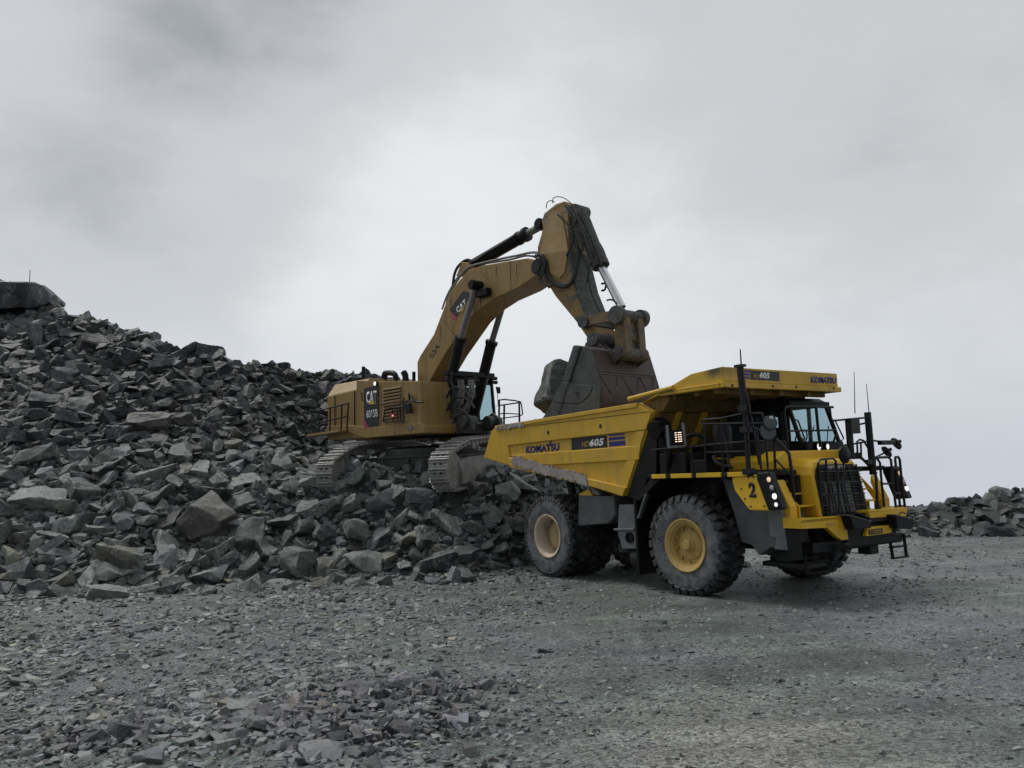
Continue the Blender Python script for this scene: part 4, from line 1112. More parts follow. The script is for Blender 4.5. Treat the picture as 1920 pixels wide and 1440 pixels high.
# track frame coordinates: x = along (away from the viewer), y = left, z = up
cb = MB()
cb.span((-1.5, -1.75, 0.42), (1.5, 1.75, 1.02))
cb.span((-1.15, -2.0, 0.35), (-0.75, 2.0, 0.95)); cb.span((0.75, -2.0, 0.35), (1.15, 2.0, 0.95))
cb.span((-1.58, -1.72, 0.36), (-1.45, 1.72, 0.44)); cb.span((-1.56, -0.05, 0.44), (-1.49, 0.05, 1.0)); cb.span((-1.56, -1.0, 0.44), (-1.49, -0.93, 1.0)); cb.span((-1.56, 0.93, 0.44), (-1.49, 1.0, 1.0))
cb.span((-1.56, -1.72, 0.99), (-1.45, 1.72, 1.05))
cb.cyl((0, 0, 1.0), (0, 0, 1.28), 1.55, seg=40)
under = cb.build('undercarriage', 'carbody', exc, bevel=0.02, xf=UX)
def chain_path():
    pts = []
    def arc(cx, cz, r, a0, a1, n):
        for k in range(n + 1):
            a = R(a0 + (a1 - a0) * k / n); pts.append((cx + r * math.cos(a), cz + r * math.sin(a)))
    arc(-2.62, 0.62, 0.57, 270, 120, 14)
    pts.extend([(-2.2, 1.36), (-1.6, 1.47), (0.2, 1.49), (1.6, 1.46)])
    arc(2.55, 0.68, 0.60, 75, -90, 14)
    pts.append((-2.62, 0.05))
    return pts
def resample(pts, step):
    out_, acc = [], 0.0
    P = [Vector((x, 0, z)) for x, z in pts] + [Vector((pts[0][0], 0, pts[0][1]))]
    tot = sum((b - a).length for a, b in zip(P, P[1:]))
    n = int(round(tot / step)); step = tot / n
    res, tgt = [], 0.0
    for a, b in zip(P, P[1:]):
        L = (b - a).length
        while tgt < acc + L - 1e-9 and len(res) < n:
            res.append((a.lerp(b, (tgt - acc) / L), (b - a).normalized())); tgt += step
        acc += L
    return res
def track(side):
    yc = side * 2.05
    m = MB(); hole = MB(); link = MB()
    for p, d in resample(chain_path(), 0.265):
        nrm_ = Vector((-d.z, 0, d.x))            # path runs clockwise seen from -y: outward
        rot = Matrix((d, Vector((0, 1, 0)), nrm_)).transposed()
        m.box(p + Vector((0, yc, 0)), (0.25, 0.62, 0.035), rot)
        for q in (-0.105, 0.0, 0.105):
            m.box(p + d * q + nrm_ * (0.045 if q else 0.03) + Vector((0, yc, 0)), (0.028, 0.62, 0.07 if q else 0.035), rot)
        for yy in (-0.10, 0.10):
            hole.box(p + d * 0.05 + nrm_ * 0.025 + Vector((0, yc + yy, 0)), (0.05, 0.07, 0.02), rot)
        for yy in (-0.17, 0.17):
            link.box(p - nrm_ * 0.10 + Vector((0, yc + yy, 0)), (0.22, 0.07, 0.16), rot)
    t = m.build('track_chain', 'pad', under, xf=UX)
    hole.build('pad_hole', 'deck_black', t, xf=UX)
    link.build('track_link', 'track_frame', t, xf=UX)
    fm = MB()
    fm.xz([(-2.35, 0.30), (2.4, 0.30), (2.4, 0.80), (1.7, 0.92), (-1.8, 0.92), (-2.35, 0.80)], yc - 0.26, yc + 0.26)
    fm.xz([(-2.30, 0.16), (2.2, 0.16), (2.2, 0.72), (-2.30, 0.72)], yc - 0.31, yc + 0.31)
    for x in (-1.2, 0.0, 1.2):
        fm.cyl((x, yc - 0.2, 1.28), (x, yc + 0.2, 1.28), 0.13)
    for k in range(8):
        x = -1.95 + k * 0.55
        fm.cyl((x, yc - 0.25, 0.24), (x, yc + 0.25, 0.24), 0.17)
    fm.cyl((-2.62, yc - 0.22, 0.62), (-2.62, yc + 0.22, 0.62), 0.50, seg=28)
    fm.cyl((2.55, yc - 0.34, 0.68), (2.55, yc + 0.34, 0.68), 0.50, seg=28)
    fm.build('track_frame', 'track_frame', under, bevel=0.015, xf=UX)
track(-1); track(1)

# ---- upper structure
HY = -1.9
rearL, frontL = at('exc', 614, 780, 'y', HY).x, at('exc', 790, 760, 'y', HY).x
d = MB()
skirt = exz(HY, [(614, 812), (654, 810.5), (686, 821.5), (790, 812.5), (797, 812), (797, 800), (790, 793), (690, 801), (654, 797), (614, 799)])
d.xz(skirt, HY - 0.04, -0.7)
d.xz([(x, z) for x, z in skirt], 0.7, 1.9)
zs = [z for _, z in skirt]
d.span((rearL, -0.75, min(zs) + 0.05), (2.3, 0.75, min(zs) + 0.3))
d.xz([(rearL, 1.72), (frontL, 1.62), (frontL, 1.80), (rearL, 1.95)], HY + 0.02, -HY)
deck_ = d.build('upper_frame', 'tan', exc, bevel=0.02)
xr1 = at('exc', 670, 780, 'y', HY).x
z_low0, z_low1 = at('exc', 614, 743.6, 'y', HY).z, at('exc', 669, 730.2, 'y', HY).z
tA, tB = at('exc', 627, 723, 'y', -1.35), at('exc', 677, 710, 'y', -1.35)
h = MB()
zb_ = 1.85
v = lambda *p: h.bm.verts.new(p)
ztop = (tA.z + tB.z) / 2
x_r2 = tA.x
a0 = [v(rearL, HY, zb_), v(xr1, HY, zb_), v(xr1, HY, z_low1), v(rearL, HY, z_low0)]
b0 = [v(x_r2, -1.35, ztop), v(xr1, -1.35, ztop)]
c0 = [v(rearL, 1.9, zb_), v(xr1, 1.9, zb_), v(xr1, 1.9, z_low1), v(rearL, 1.9, z_low0)]
d0 = [v(x_r2, 1.35, ztop), v(xr1, 1.35, ztop)]
F = h.bm.faces.new
F(a0); F((a0[3], a0[2], b0[1], b0[0])); F((b0[0], b0[1], d0[1], d0[0])); F((d0[0], d0[1], c0[2], c0[3])); F(c0[::-1])
F((a0[0], a0[3], c0[3], c0[0])); F((a0[3], b0[0], d0[0], c0[3])); F((a0[1], c0[1], c0[2], d0[1], b0[1], a0[2])); F((a0[0], c0[0], c0[1], a0[1]))
cw = h.build('counterweight', 'tan', exc, bevel=0.04, seg=3)
h = MB()
p1, p2, p3 = at('exc', 677, 711, 'y', HY), at('exc', 720, 714.5, 'y', HY), at('exc', 789, 714.5, 'y', HY)
h.xz([(xr1 + 0.004, zb_), (frontL, 1.78), (frontL, p3.z), (p2.x, p2.z), (xr1 + 0.004, p1.z - 0.02)], HY - 0.02, -0.75)
eng = h.build('engine_house', 'tan', exc, bevel=0.02)
h = MB()
h.xz([(xr1 + 0.004, zb_), (0.2, 1.8), (0.2, p2.z - 0.05), (xr1 + 0.004, p1.z - 0.05)], 0.75, 1.88)
h.span((0.2, 0.8, 1.8), (1.2, 1.88, 2.1))
h.build('left_house', 'tan', exc, bevel=0.02)
h = MB().span((-2.6, -0.74, 1.9), (-0.3, 0.74, 2.9)).span((-0.3, -0.7, 1.8), (0.4, 0.7, 2.3))
h.build('machinery_bay', 'dark_grey', exc, bevel=0.02)
def dec(name, mat, y, quad, thick, parent):
    return MB().xz(exz(y, quad), y - thick, y).build(name, mat, parent)
SY = HY - 0.021
pan = dec('logo_panel', 'letter_black', SY, [(682.6, 728.5), (711, 722), (711, 797.8), (692.8, 800.8), (684, 788)], 0.02, eng)
dec('red_stripe', 'pink', SY - 0.001, [(682.6, 784.5), (691, 801), (683.5, 801.5)], 0.021, pan)
Q = epx('y', SY - 0.02, [(687.4, 757.6), (707.4, 755.2), (686.6, 734.8)])
lettering('CAT', Q[0], Q[1], Q[2], 'white', pan, bold=0.03, lift=0.002)
MB().xz(exz(SY - 0.02, [(692.4, 758.6), (703.4, 757.2), (698.2, 748.6)]), SY - 0.032, SY - 0.02).build('logo_triangle', 'logo_yellow', pan)
Q = epx('y', SY - 0.02, [(687.6, 784.0), (708.4, 781.6), (687.4, 769.8)])
lettering('6015B', Q[0], Q[1], Q[2], 'white', pan, bold=0.008, lift=0.002)
lv = MB()
for k in range(11):
    t = k / 10
    y0_ = 728 + 60 * t
    q = exz(SY, [(719, y0_ + 1.2), (752, y0_ - 4.3), (752, y0_ - 2.2), (719, y0_ + 3.6)])
    lv.prism(q, lambda u, w: (u, SY - 0.0, w), lambda u, w: (u, SY - 0.035, w - 0.02))
lv.build('louvre', 'tan', eng)
lb = MB()
for k in range(10):
    y0_ = 731.5 + 60 * k / 10
    q = exz(SY, [(719, y0_ + 1.2), (752, y0_ - 4.3), (752, y0_ - 2.2), (719, y0_ + 3.3)])
    lb.xz(q, SY - 0.004, SY)
lb.build('louvre_gap', 'dark_grey', eng)
sm = MB()
for q in ([(663.8, 733), (664.8, 733), (664.8, 806), (663.8, 806)], [(714, 722), (714.8, 722), (714.8, 800), (714, 800)], [(755, 716), (755.8, 716), (755.8, 798), (755, 798)], [(627, 741), (627.7, 741), (627.7, 806), (627, 806)]):
    sm.xz(exz(SY, q), SY - 0.003, SY + 0.02)
sm.build('door_seam', 'dark_grey', eng)
MB().xz(exz(SY, [(766, 806), (775, 805), (775, 798), (766, 799)]), SY - 0.05, SY).build('warning_sticker', 'light_grey', eng)
def rails(name, segs, y, r=0.025, par=None):
    m = MB()
    for s in segs: m.tube(epx('y', y, s), r)
    return m.build(name, 'rail', par or exc, smooth=True)
rails('catwalk_rail', [[(597.8, 817), (597.5, 770)], [(618.4, 814), (619.5, 764)], [(639.5, 811), (641, 759.5)], [(650.5, 809), (653, 756)], [(592, 771.5), (654, 756)], [(594, 793.5), (652, 780)]], HY - 0.3, 0.028)
MB().xz(exz(HY - 0.05, [(594, 819), (654, 810), (654, 806.5), (594, 814.5)]), HY - 0.45, HY + 0.02).build('catwalk', 'tan', exc, bevel=0.01)
rails('door_rail', [[(718, 790), (722, 768), (731, 765), (757, 763)], [(717, 790), (757, 791)], [(736, 766), (737, 790)], [(745, 764), (746, 790)], [(750, 764), (752, 791)], [(713, 759), (757, 752)], [(757, 746), (757.5, 792)]], HY - 0.12, 0.02)
rails('door_handle', [[(678, 736), (679, 752)]], HY - 0.08, 0.02)
p = at('exc', 737, 779.5, 'y', HY - 0.12)
MB().lathe([(0.035, 0.0), (0.03, 0.03), (0, 0.04)], p, 'y', 16, -1).build('marker_lamp', 'lamp_red', exc, smooth=True)
p = at('exc', 705.5, 719.5, 'y', HY - 0.03)
m_ = MB().lathe([(0.09, -0.02), (0.09, 0.05), (0.07, 0.06)], p, 'y', 20, -1).build('work_lamp', 'black', exc, smooth=True)
MB().lathe([(0.07, 0.05), (0.05, 0.075), (0, 0.08)], p, 'y', 20, -1).build('lens', 'lamp_white', m_, smooth=True)
# exhausts and intakes on the roof
ex = MB()
q = epx('y', -0.9, [(681.5, 716), (681.5, 687.5)])
ex.cyl(q[0], q[1], 0.065)
ex.tube(epx('y', -0.7, [(721, 718), (721, 702), (726, 699.5), (737, 700), (742, 706), (743, 718)]), 0.10, seg=10, smooth_n=3)
ex.tube(epx('y', -0.8, [(761, 716), (760, 704), (757, 698)]), 0.11, seg=10)
ex.tube(epx('y', -0.7, [(776, 716), (776, 697)]), 0.06, seg=10)
q = epx('y', -0.6, [(690, 707.5), (716, 710)])
ex.span(q[0] + Vector((0, 0, -0.15)), q[1] + Vector((0, 0.4, 0.0)))
ex.build('exhaust', 'black', exc, smooth=True)
# mirror on the house front
rails('mirror_bracket', [[(766.5, 737), (768, 752), (793, 754)], [(767, 739), (779, 752)], [(760, 755), (764, 752)]], HY - 0.1, 0.03)
m_ = MB().xz(exz(HY - 0.15, [(760.5, 758), (770.5, 755.5), (772.5, 774), (762.5, 776)]), HY - 0.2, HY - 0.12).build('mirror', 'black', exc, bevel=0.015)

# ---- cab on the far side
cx = 1.3
cq = eyz(cx, [(893, 713), (921.5, 717), (931, 797), (893, 801)])
yA, yB = 0.66, max(cq[1][0], cq[2][0]) + 0.02
zb2, zt2 = (cq[2][1] + cq[3][1]) / 2, (cq[0][1] + cq[1][1]) / 2
k = MB()
xb, xf_, xft = -0.5, cx, cx - 0.12
for y in (yA, yB - 0.08):
    k.xz([(xf_, zb2), (xf_ - 0.09, zb2), (xft - 0.09, zt2), (xft, zt2)], y, y + 0.08)
    k.span((xb, y, zb2), (xb + 0.1, y + 0.08, zt2)); k.span((0.35, y, zb2), (0.45, y + 0.08, zt2))
    k.span((xb + 0.1, y, zb2), (xf_ - 0.1, y + 0.07, zb2 + 0.28))
k.span((xb, yA, zt2), (xft + 0.02, yB, zt2 + 0.12)); k.span((xb, yA, zb2 - 0.12), (xf_, yB, zb2))
k.span((xf_ - 0.08, yA + 0.08, zb2), (xf_ - 0.01, yB - 0.08, zb2 + 0.1)); k.span((xft - 0.07, yA + 0.08, zt2 - 0.1), (xft - 0.01, yB - 0.08, zt2))
k.span((xb, yA + 0.08, zb2), (xb + 0.06, yB - 0.08, zb2 + 0.5))
ecab = k.build('cab', 'deck_black', exc, bevel=0.02)
MB().prism([(yA + 0.08, 0), (yB - 0.08, 0), (yB - 0.08, 1), (yA + 0.08, 1)], lambda u, w: (xf_ - 0.05 + (xft - xf_) * w, u, zb2 + 0.1 + (zt2 - zb2 - 0.2) * w), lambda u, w: (xf_ - 0.06 + (xft - xf_) * w, u, zb2 + 0.1 + (zt2 - zb2 - 0.2) * w)).build('windscreen', 'glass', ecab)
for y in (yA + 0.03, yB - 0.04):
    MB().span((0.45, y, zb2 + 0.28), (xft - 0.08, y + 0.01, zt2)).build('side_window', 'glass', ecab)
    MB().span((xb + 0.1, y, zb2 + 0.28), (0.35, y + 0.01, zt2)).build('side_window', 'glass', ecab)
MB().span((xb + 0.02, yA + 0.08, zb2 + 0.5), (xb + 0.03, yB - 0.08, zt2)).build('rear_window', 'glass', ecab)
MB().span((0.0, 0.95, zb2), (0.5, 1.4, zb2 + 0.5)).span((-0.05, 0.97, zb2 + 0.5), (0.08, 1.38, zb2 + 1.05)).span((0.75, 0.9, zb2), (1.1, 1.0, zb2 + 0.6)).build('seat', 'deck_black', ecab, bevel=0.03)
rf = MB()
rf.cyl((xft - 0.1, yA, zt2 + 0.24), (xft - 0.1, yB + 0.02, zt2 + 0.20), 0.09)
rf.span((xb, yA, zt2 + 0.12), (xft - 0.3, yB, zt2 + 0.2))
for y in (yA + 0.2, yB - 0.1, yB + 0.06):
    rf.cyl((xft, y, zt2 + 0.14), (xft + 0.1, y, zt2 + 0.13), 0.065)
    rf.cyl((xft + 0.0, y, zt2 + 0.0), (xft + 0.12, y, zt2 - 0.01), 0.06)
rf.build('roof_lamp_bar', 'black', ecab, smooth=True)
MB().span((xf_ - 1.6, yA, zb2 - 0.45), (xf_ - 0.02, yB, zb2 - 0.12)).build('cab_base', 'tan_dirty', exc, bevel=0.02)
q = epx('x', 1.35, [(929.5, 725), (937, 726), (937.5, 738), (932, 738)])
m_ = MB().yz([(p.y, p.z) for p in q], 1.33, 1.39).build('mirror', 'black', exc, bevel=0.02)
MB().tube(epx('x', 1.36, [(933, 737), (934, 761), (929.5, 762)]), 0.012).build('mirror_bracket', 'rail', m_)
rr = MB()
rx = 1.1
for s in ([(935.5, 797), (936, 750)], [(945, 796), (945.5, 759)], [(974, 792), (973.5, 753)]): rr.tube(epx('x', rx, s), 0.035)
rr.tube(epx('x', rx, [(935, 760.5), (973, 755)]), 0.025); rr.tube(epx('x', rx, [(932, 785.5), (974, 780)]), 0.02)
rr.tube(epx('x', rx, [(936, 750), (946, 749), (965, 751), (976, 753.5), (978, 760), (980, 777), (976, 779)]), 0.025)
rr.tube(epx('x', rx, [(937, 776), (947, 775), (972, 776.5)]), 0.02)
rr.build('platform_rail', 'rail', exc, smooth=True)
MB().span((0.0, 1.85, 1.75), (1.3, 2.6, 1.85)).build('side_platform', 'tan_dirty', exc)

# ---- boom
BH = 0.48
bo = exz(-BH, [(782, 679), (787.5, 667), (813, 627), (828, 588), (843, 549), (862, 524), (880, 506), (904, 497.5), (954, 489), (990, 483.8), (1006, 488), (1021, 497), (1017, 512), (1004, 518), (974, 538),
               (932, 557), (899, 579), (879, 599), (857, 631), (835, 663), (812, 703), (795, 733), (797, 765), (812, 790), (800, 798), (788, 780), (783, 735)])
m = MB().xz(bo, -BH, BH)
boom = m.build('boom', 'tan', exc, bevel=0.03)
# wear edges and welded seams on the boom side
sm = MB()
for a, b_ in (((830, 601), (859, 637)), ((903, 511), (917, 526)), ((956, 491), (958, 543))):
    q = exz(-BH, [a, b_, (b_[0] + 0.8, b_[1]), (a[0] + 0.8, a[1])]); sm.xz(q, -BH - 0.003, -BH + 0.01)
sm.build('weld_seam', 'dark_grey', boom)
cp = MB()
p = at('exc', 1011, 501, 'y', -BH)
cp.cyl((p.x, -BH - 0.10, p.z), (p.x, BH + 0.1, p.z), 0.23, seg=28); cp.cyl((p.x, -BH - 0.13, p.z), (p.x, -BH - 0.09, p.z), 0.15, seg=24)
stick_pin = Vector((p.x, 0, p.z))
cp.build('pivot_pin', 'dark_grey', boom, smooth=True)
Q = [at('exc', x, y, 'y', -BH) for x, y in ((848.6, 583.5), (866.0, 557.0), (846.2, 577.5))]
bd = MB().xz(exz(-BH, [(843, 581), (868.5, 545.5), (879, 548), (881, 556), (866, 580), (857, 595)]), -BH - 0.008, -BH).build('logo_panel', 'letter_black', boom)
MB().xz(exz(-BH, [(843.2, 582), (857, 595.5), (858, 599), (848, 596.5)]), -BH - 0.009, -BH).build('red_stripe', 'pink', bd)
Q = epx('y', -BH - 0.008, [(858.5, 588.0), (875.8, 570.0), (854.8, 578.6)])
lettering('CAT', Q[0], Q[1], Q[2], 'white', bd, bold=0.03, lift=0.002)
MB().xz(exz(-BH, [(864.5, 585.5), (872.0, 578.5), (865.5, 577.5)]), -BH - 0.02, -BH - 0.008).build('logo_triangle', 'logo_yellow', bd)
Q = epx('y', -BH, [(811.6, 671.8), (825.0, 649.0), (804.4, 667.4)])
lettering('034', Q[0], Q[1], Q[2], 'letter_black', boom, bold=0.012, lift=0.003)
fm = MB()
for s in (-1, 1):
    p = at('exc', 826, 793, 'y', -0.6)
    fm.cyl((p.x, s * 0.3, p.z), (p.x, s * 0.85, p.z), 0.22, seg=28)
    fm.cyl((p.x + 1.25, s * 0.25, p.z - 0.05), (p.x + 1.25, s * 0.8, p.z - 0.05), 0.20, seg=28)
    fm.xz([(p.x - 0.5, 1.7), (p.x + 1.6, 1.7), (p.x + 1.55, p.z + 0.05), (p.x + 1.2, p.z + 0.25), (p.x + 0.6, p.z - 0.1), (p.x + 0.1, p.z + 0.3), (p.x - 0.3, p.z + 0.1)], s * 0.52, s * 0.66)
fm.span((-0.4, -0.7, 1.62), (2.35, 0.7, 1.95))
fm.build('boom_foot_bracket', 'carbody', exc, bevel=0.02)

# ---- boom cylinders
def cylinder(y, pin, gland, foot, rt_, rr_, parent=exc, caps=True):
    a, g_, f_ = [at('exc', *q, 'y', y) for q in (pin, gland, foot)]
    m = MB().cyl(f_, g_, rt_, seg=24)
    m.cyl(g_, g_ + (a - g_).normalized() * 0.12, rt_ * 1.18, seg=24)
    m.cyl(g_ - (a - g_).normalized() * 0.3, g_ - (a - g_).normalized() * 0.2, rt_ * 1.12, seg=24)
    m.cyl(f_ + Vector((0, -0.16, 0)), f_ + Vector((0, 0.16, 0)), rt_ * 0.95, seg=20)
    t = m.build('hydraulic_cylinder', 'black', parent, smooth=True)
    MB().cyl(g_, a, rr_, seg=20).build('piston_rod', 'pipe_grey' if caps else 'chrome', t, smooth=True)
    MB().cyl(a + Vector((0, -0.2, 0)), a + Vector((0, 0.2, 0)), rr_ * 1.55, seg=24).cyl(a + Vector((0, -0.24, 0)), a + Vector((0, -0.18, 0)), rr_ * 1.2, seg=24).build('rod_eye', 'black', t, smooth=True)
    return t
CYY = -0.66
t1 = cylinder(CYY, (893, 535), (862.5, 640), (829, 782), 0.175, 0.10)
a = at('exc', 893, 535, 'y', CYY); f_ = at('exc', 829, 782, 'y', CYY); g_ = at('exc', 862.5, 640, 'y', CYY)
m = MB().cyl(f_ * Vector((1, -1, 1)) if False else Vector((f_.x, -f_.y, f_.z)), Vector((g_.x, -g_.y, g_.z)), 0.175, seg=24).cyl(Vector((g_.x, -g_.y, g_.z)), Vector((g_.x, -g_.y, g_.z)) + (a - g_).normalized() * 0.12, 0.205, seg=24)
t2 = m.build('hydraulic_cylinder', 'black', exc, smooth=True)
MB().cyl(Vector((g_.x, -g_.y, g_.z)), Vector((a.x, -a.y, a.z)), 0.10, seg=20).build('piston_rod', 'pipe_grey', t2, smooth=True)
MB().cyl((a.x, -0.8, a.z), (a.x, 0.8, a.z), 0.11, seg=20).build('cross_pin', 'black', boom, smooth=True)
p = at('exc', 912, 549, 'y', -BH)
MB().span((p.x - 0.28, -BH - 0.22, p.z - 0.14), (p.x + 0.24, -BH, p.z + 0.12)).build('work_lamp', 'black', boom, bevel=0.04)
MB().span((f_.x + 0.55, -1.0, g_.z - 1.05), (f_.x + 0.75, 1.0, g_.z - 0.9)).build('hose_bracket', 'black', exc)
# ---- stick cylinder above the boom
for y in (-0.0,):
    cs = cylinder(y, (1018, 422), (984, 441), (882, 500), 0.19, 0.115, caps=True)
MB().xz(exz(0, [(868, 520), (878, 494), (890, 494), (905, 512)]), -0.30, 0.30).build('cylinder_bracket', 'tan', boom, bevel=0.02)
# ---- hoses and pipes
def hose(name, pts, y, r, mat='hose', par=exc, sm=4):
    return MB().tube(epx('y', y, pts), r, seg=8, smooth_n=sm).build(name, mat, par, smooth=True)
hose('pipe', [(836, 577), (842, 553), (855, 530), (868, 512), (881, 500), (905, 493), (940, 485), (970, 479), (992, 474), (1008, 474), (1018, 480)], -0.36, 0.038, 'pipe_grey')
hose('pipe', [(829, 580), (838, 555), (851, 531), (863, 514), (876, 503), (900, 496), (955, 487), (986, 479.5), (1006, 482)], -0.12, 0.032, 'pipe_grey')
hose('hose', [(849, 534), (852, 515), (858, 501), (869, 490), (878, 487), (884, 490)], -0.2, 0.045)
hose('pipe', [(881, 493), (897, 485), (912, 474), (935, 461), (964, 442)], -0.24, 0.03)
for k_, (dx) in enumerate((0, 5, 10)):
    hose('hose', [(1014 + dx * 0.3, 478), (1025, 492 + dx), (1028 + dx * 0.4, 515 + dx * 0.8), (1042 + dx * 0.2, 530 + dx * 0.5), (1062, 533 + dx * 0.4), (1076 - dx * 0.3, 524), (1083 - dx * 0.2, 500), (1085, 470), (1078, 443), (1071, 434)], -0.50, 0.045)
hose('hose', [(1030, 492), (1046, 480), (1062, 465)], -0.42, 0.025)
hose('hose', [(1058, 470), (1056, 488), (1066, 497), (1070, 508), (1058, 525), (1043, 531)], -0.42, 0.022)
hose('hose', [(1090, 408), (1101, 428), (1112, 455), (1121, 478), (1127, 497)], -0.26, 0.03)
hose('hose', [(1098, 452), (1090, 470), (1096, 492), (1104, 508), (1100, 530)], -0.47, 0.03)
hose('hose', [(1107, 492), (1103, 515), (1108, 545), (1118, 570), (1128, 590)], -0.47, 0.025)
hose('wire', [(1024, 391), (1026, 380), (1033, 376), (1040, 379)], -0.3, 0.013)
hose('wire', [(1036, 381), (1038, 371), (1050, 369), (1062, 374), (1074, 384)], -0.3, 0.013)
hose('hose', [(1081, 393), (1092, 402), (1103, 412), (1106, 422), (1104, 433)], 0.0, 0.05)
hose('hose', [(1114, 447), (1125, 462), (1132, 478), (1136, 494), (1135, 503)], 0.15, 0.06)
hose('hose', [(1128, 532), (1136, 532), (1134, 543), (1128, 545)], 0.1, 0.03)
hose('hose', [(1138, 563), (1147, 562), (1158, 569)], -0.1, 0.025)
for pts in ([(860, 712), (861, 728), (858, 748), (850, 768), (836, 783), (826, 788)], [(867, 712), (868, 730), (866, 750), (860, 766), (846, 780), (830, 788)], [(880, 712), (882, 735), (876, 758), (864, 772), (846, 783), (832, 788)], [(886, 712), (887, 732), (881, 755), (868, 772), (852, 782)]):
    hose('hose', pts, -0.65, 0.05, 'pipe_grey')
for pts in ([(803, 772), (806, 740), (811, 722), (818, 717)], [(809, 776), (813, 745), (814, 726), (824, 718)], [(815, 775), (818, 750), (817, 735), (808, 720)], [(793, 765), (800, 778), (812, 790), (818, 790)], [(820, 779), (824, 752), (838, 735), (848, 726)]):
    hose('hose', pts, -0.4, 0.045)
for pts in ([(852, 717), (870, 712), (893, 708)], [(850, 722), (880, 716), (898, 714)], [(858, 707), (890, 703)]):
    hose('pipe', pts, -0.5, 0.03)

for pts in ([(1008, 476), (1018, 482), (1022, 495), (1019, 510), (1012, 524)], [(1004, 478), (1016, 486), (1020, 500), (1014, 520), (1020, 530), (1034, 536)], [(1000, 480), (1013, 490), (1017, 503), (1022, 520), (1030, 540)],
            [(1046, 402), (1064, 420), (1074, 440), (1070, 462), (1062, 480)], [(1060, 385), (1072, 402), (1078, 425), (1086, 445), (1094, 470)], [(1072, 388), (1084, 410), (1094, 440), (1104, 470), (1110, 490)]):
    hose('hose', pts, -0.58, 0.032)
for pts in ([(838, 745), (846, 730), (858, 726), (872, 733), (884, 748)], [(842, 760), (852, 748), (866, 744), (880, 752), (890, 765)], [(834, 770), (848, 765), (862, 768), (878, 775)], [(800, 750), (806, 760), (806, 775), (814, 785)], [(848, 700), (846, 715), (852, 735), (848, 752), (840, 765)]):
    hose('hose', pts, -0.9, 0.038)
mfd = MB()
for px, py in ((846, 735), (858, 758), (872, 765), (884, 740), (812, 770), (805, 748)):
    mfd.box(at('exc', px, py, 'y', -0.55), (0.22, 0.2, 0.26))
mfd.build('valve_block', 'dark_grey', exc, bevel=0.03)
gr_ = MB()
for px, py, w_, ln in ((884, 548, 3, 24), (1009, 515, 3, 16), (900, 556, 2, 18), (889, 552, 1.5, 34), (930, 500, 1.2, 20), (968, 494, 1.0, 26), (826, 612, 1.0, 22), (845, 560, 1.2, 18)):
    gr_.xz(exz(-BH, [(px, py), (px + w_, py), (px + w_ * 0.6, py + ln), (px + w_ * 0.3, py + ln)]), -BH - 0.004, -BH + 0.01)
gr_.build('grease_run', 'dark_grey', boom)
# ---- stick
SH = 0.44
so = exz(-SH, [(1059, 377), (1041, 383), (1020, 399.7), (1015, 415), (1018, 427), (1007.5, 464), (1007.5, 479), (1013.6, 503.6), (1025.8, 531), (1041, 555.6), (1080.8, 604), (1104, 638), (1112, 648), (1124, 644), (1128, 632),
                (1112, 612), (1097.6, 586), (1080.8, 543), (1068.6, 491), (1066, 440), (1065, 384)])
spx = [(1059, 377), (1041, 383), (1020, 399.7), (1015, 415), (1018, 427), (1007.5, 464), (1007.5, 479), (1013.6, 503.6), (1025.8, 531), (1041, 555.6), (1080.8, 604), (1104, 638), (1112, 648), (1124, 644), (1128, 632),
       (1112, 612), (1097.6, 586), (1080.8, 543), (1068.6, 491), (1066, 440), (1065, 384)]
sb = MB()
sA, sB, flat_ = [], [], []
for px, py in spx:
    hw = SH if py > 470 else SH - (SH - 0.20) * min(1, (470 - py) / 85)
    q = at('exc', px, py, 'y', -hw)
    flat_.append((q.x, q.z)); sA.append(sb.bm.verts.new((q.x, -hw, q.z))); sB.append(sb.bm.verts.new((q.x, hw, q.z)))
for t_ in _tri(flat_):
    sb.bm.faces.new([sA[i] for i in t_]); sb.bm.faces.new([sB[i] for i in reversed(t_)])
for i in range(len(spx)):
    j = (i + 1) % len(spx); sb.bm.faces.new((sA[i], sA[j], sB[j], sB[i]))
stick = sb.build('stick', 'tan_caked', exc, bevel=0.03)
# flat clean cheek plate on the stick side
cpx = [(1040, 398), (1052, 397), (1060, 432), (1066, 470), (1060, 510), (1050, 522), (1032, 512), (1014, 478), (1021, 440), (1030, 402)]
ck = MB(); cA, cB, flat_ = [], [], []
for px, py in cpx:
    hw = SH if py > 470 else SH - (SH - 0.20) * min(1, (470 - py) / 85)
    q = at('exc', px, py, 'y', -hw)
    flat_.append((q.x, q.z)); cA.append(ck.bm.verts.new((q.x, -hw - 0.028, q.z))); cB.append(ck.bm.verts.new((q.x, -hw + 0.02, q.z)))
for t_ in _tri(flat_):
    ck.bm.faces.new([cA[i] for i in t_]); ck.bm.faces.new([cB[i] for i in reversed(t_)])
for i in range(len(cpx)):
    j = (i + 1) % len(cpx); ck.bm.faces.new((cA[i], cA[j], cB[j], cB[i]))
ck.build('cheek_plate', 'tan', stick)
for x, y, r_ in ((1096, 604, 0.17), (1114, 636, 0.18)):
    p = at('exc', x, y, 'y', -SH - 0.1)
    MB().cyl((p.x, -SH - 0.10 - (0.1 if y > 600 else 0), p.z), (p.x, SH + 0.03, p.z), r_, seg=24).build('pin_boss', 'caked', stick, smooth=True)
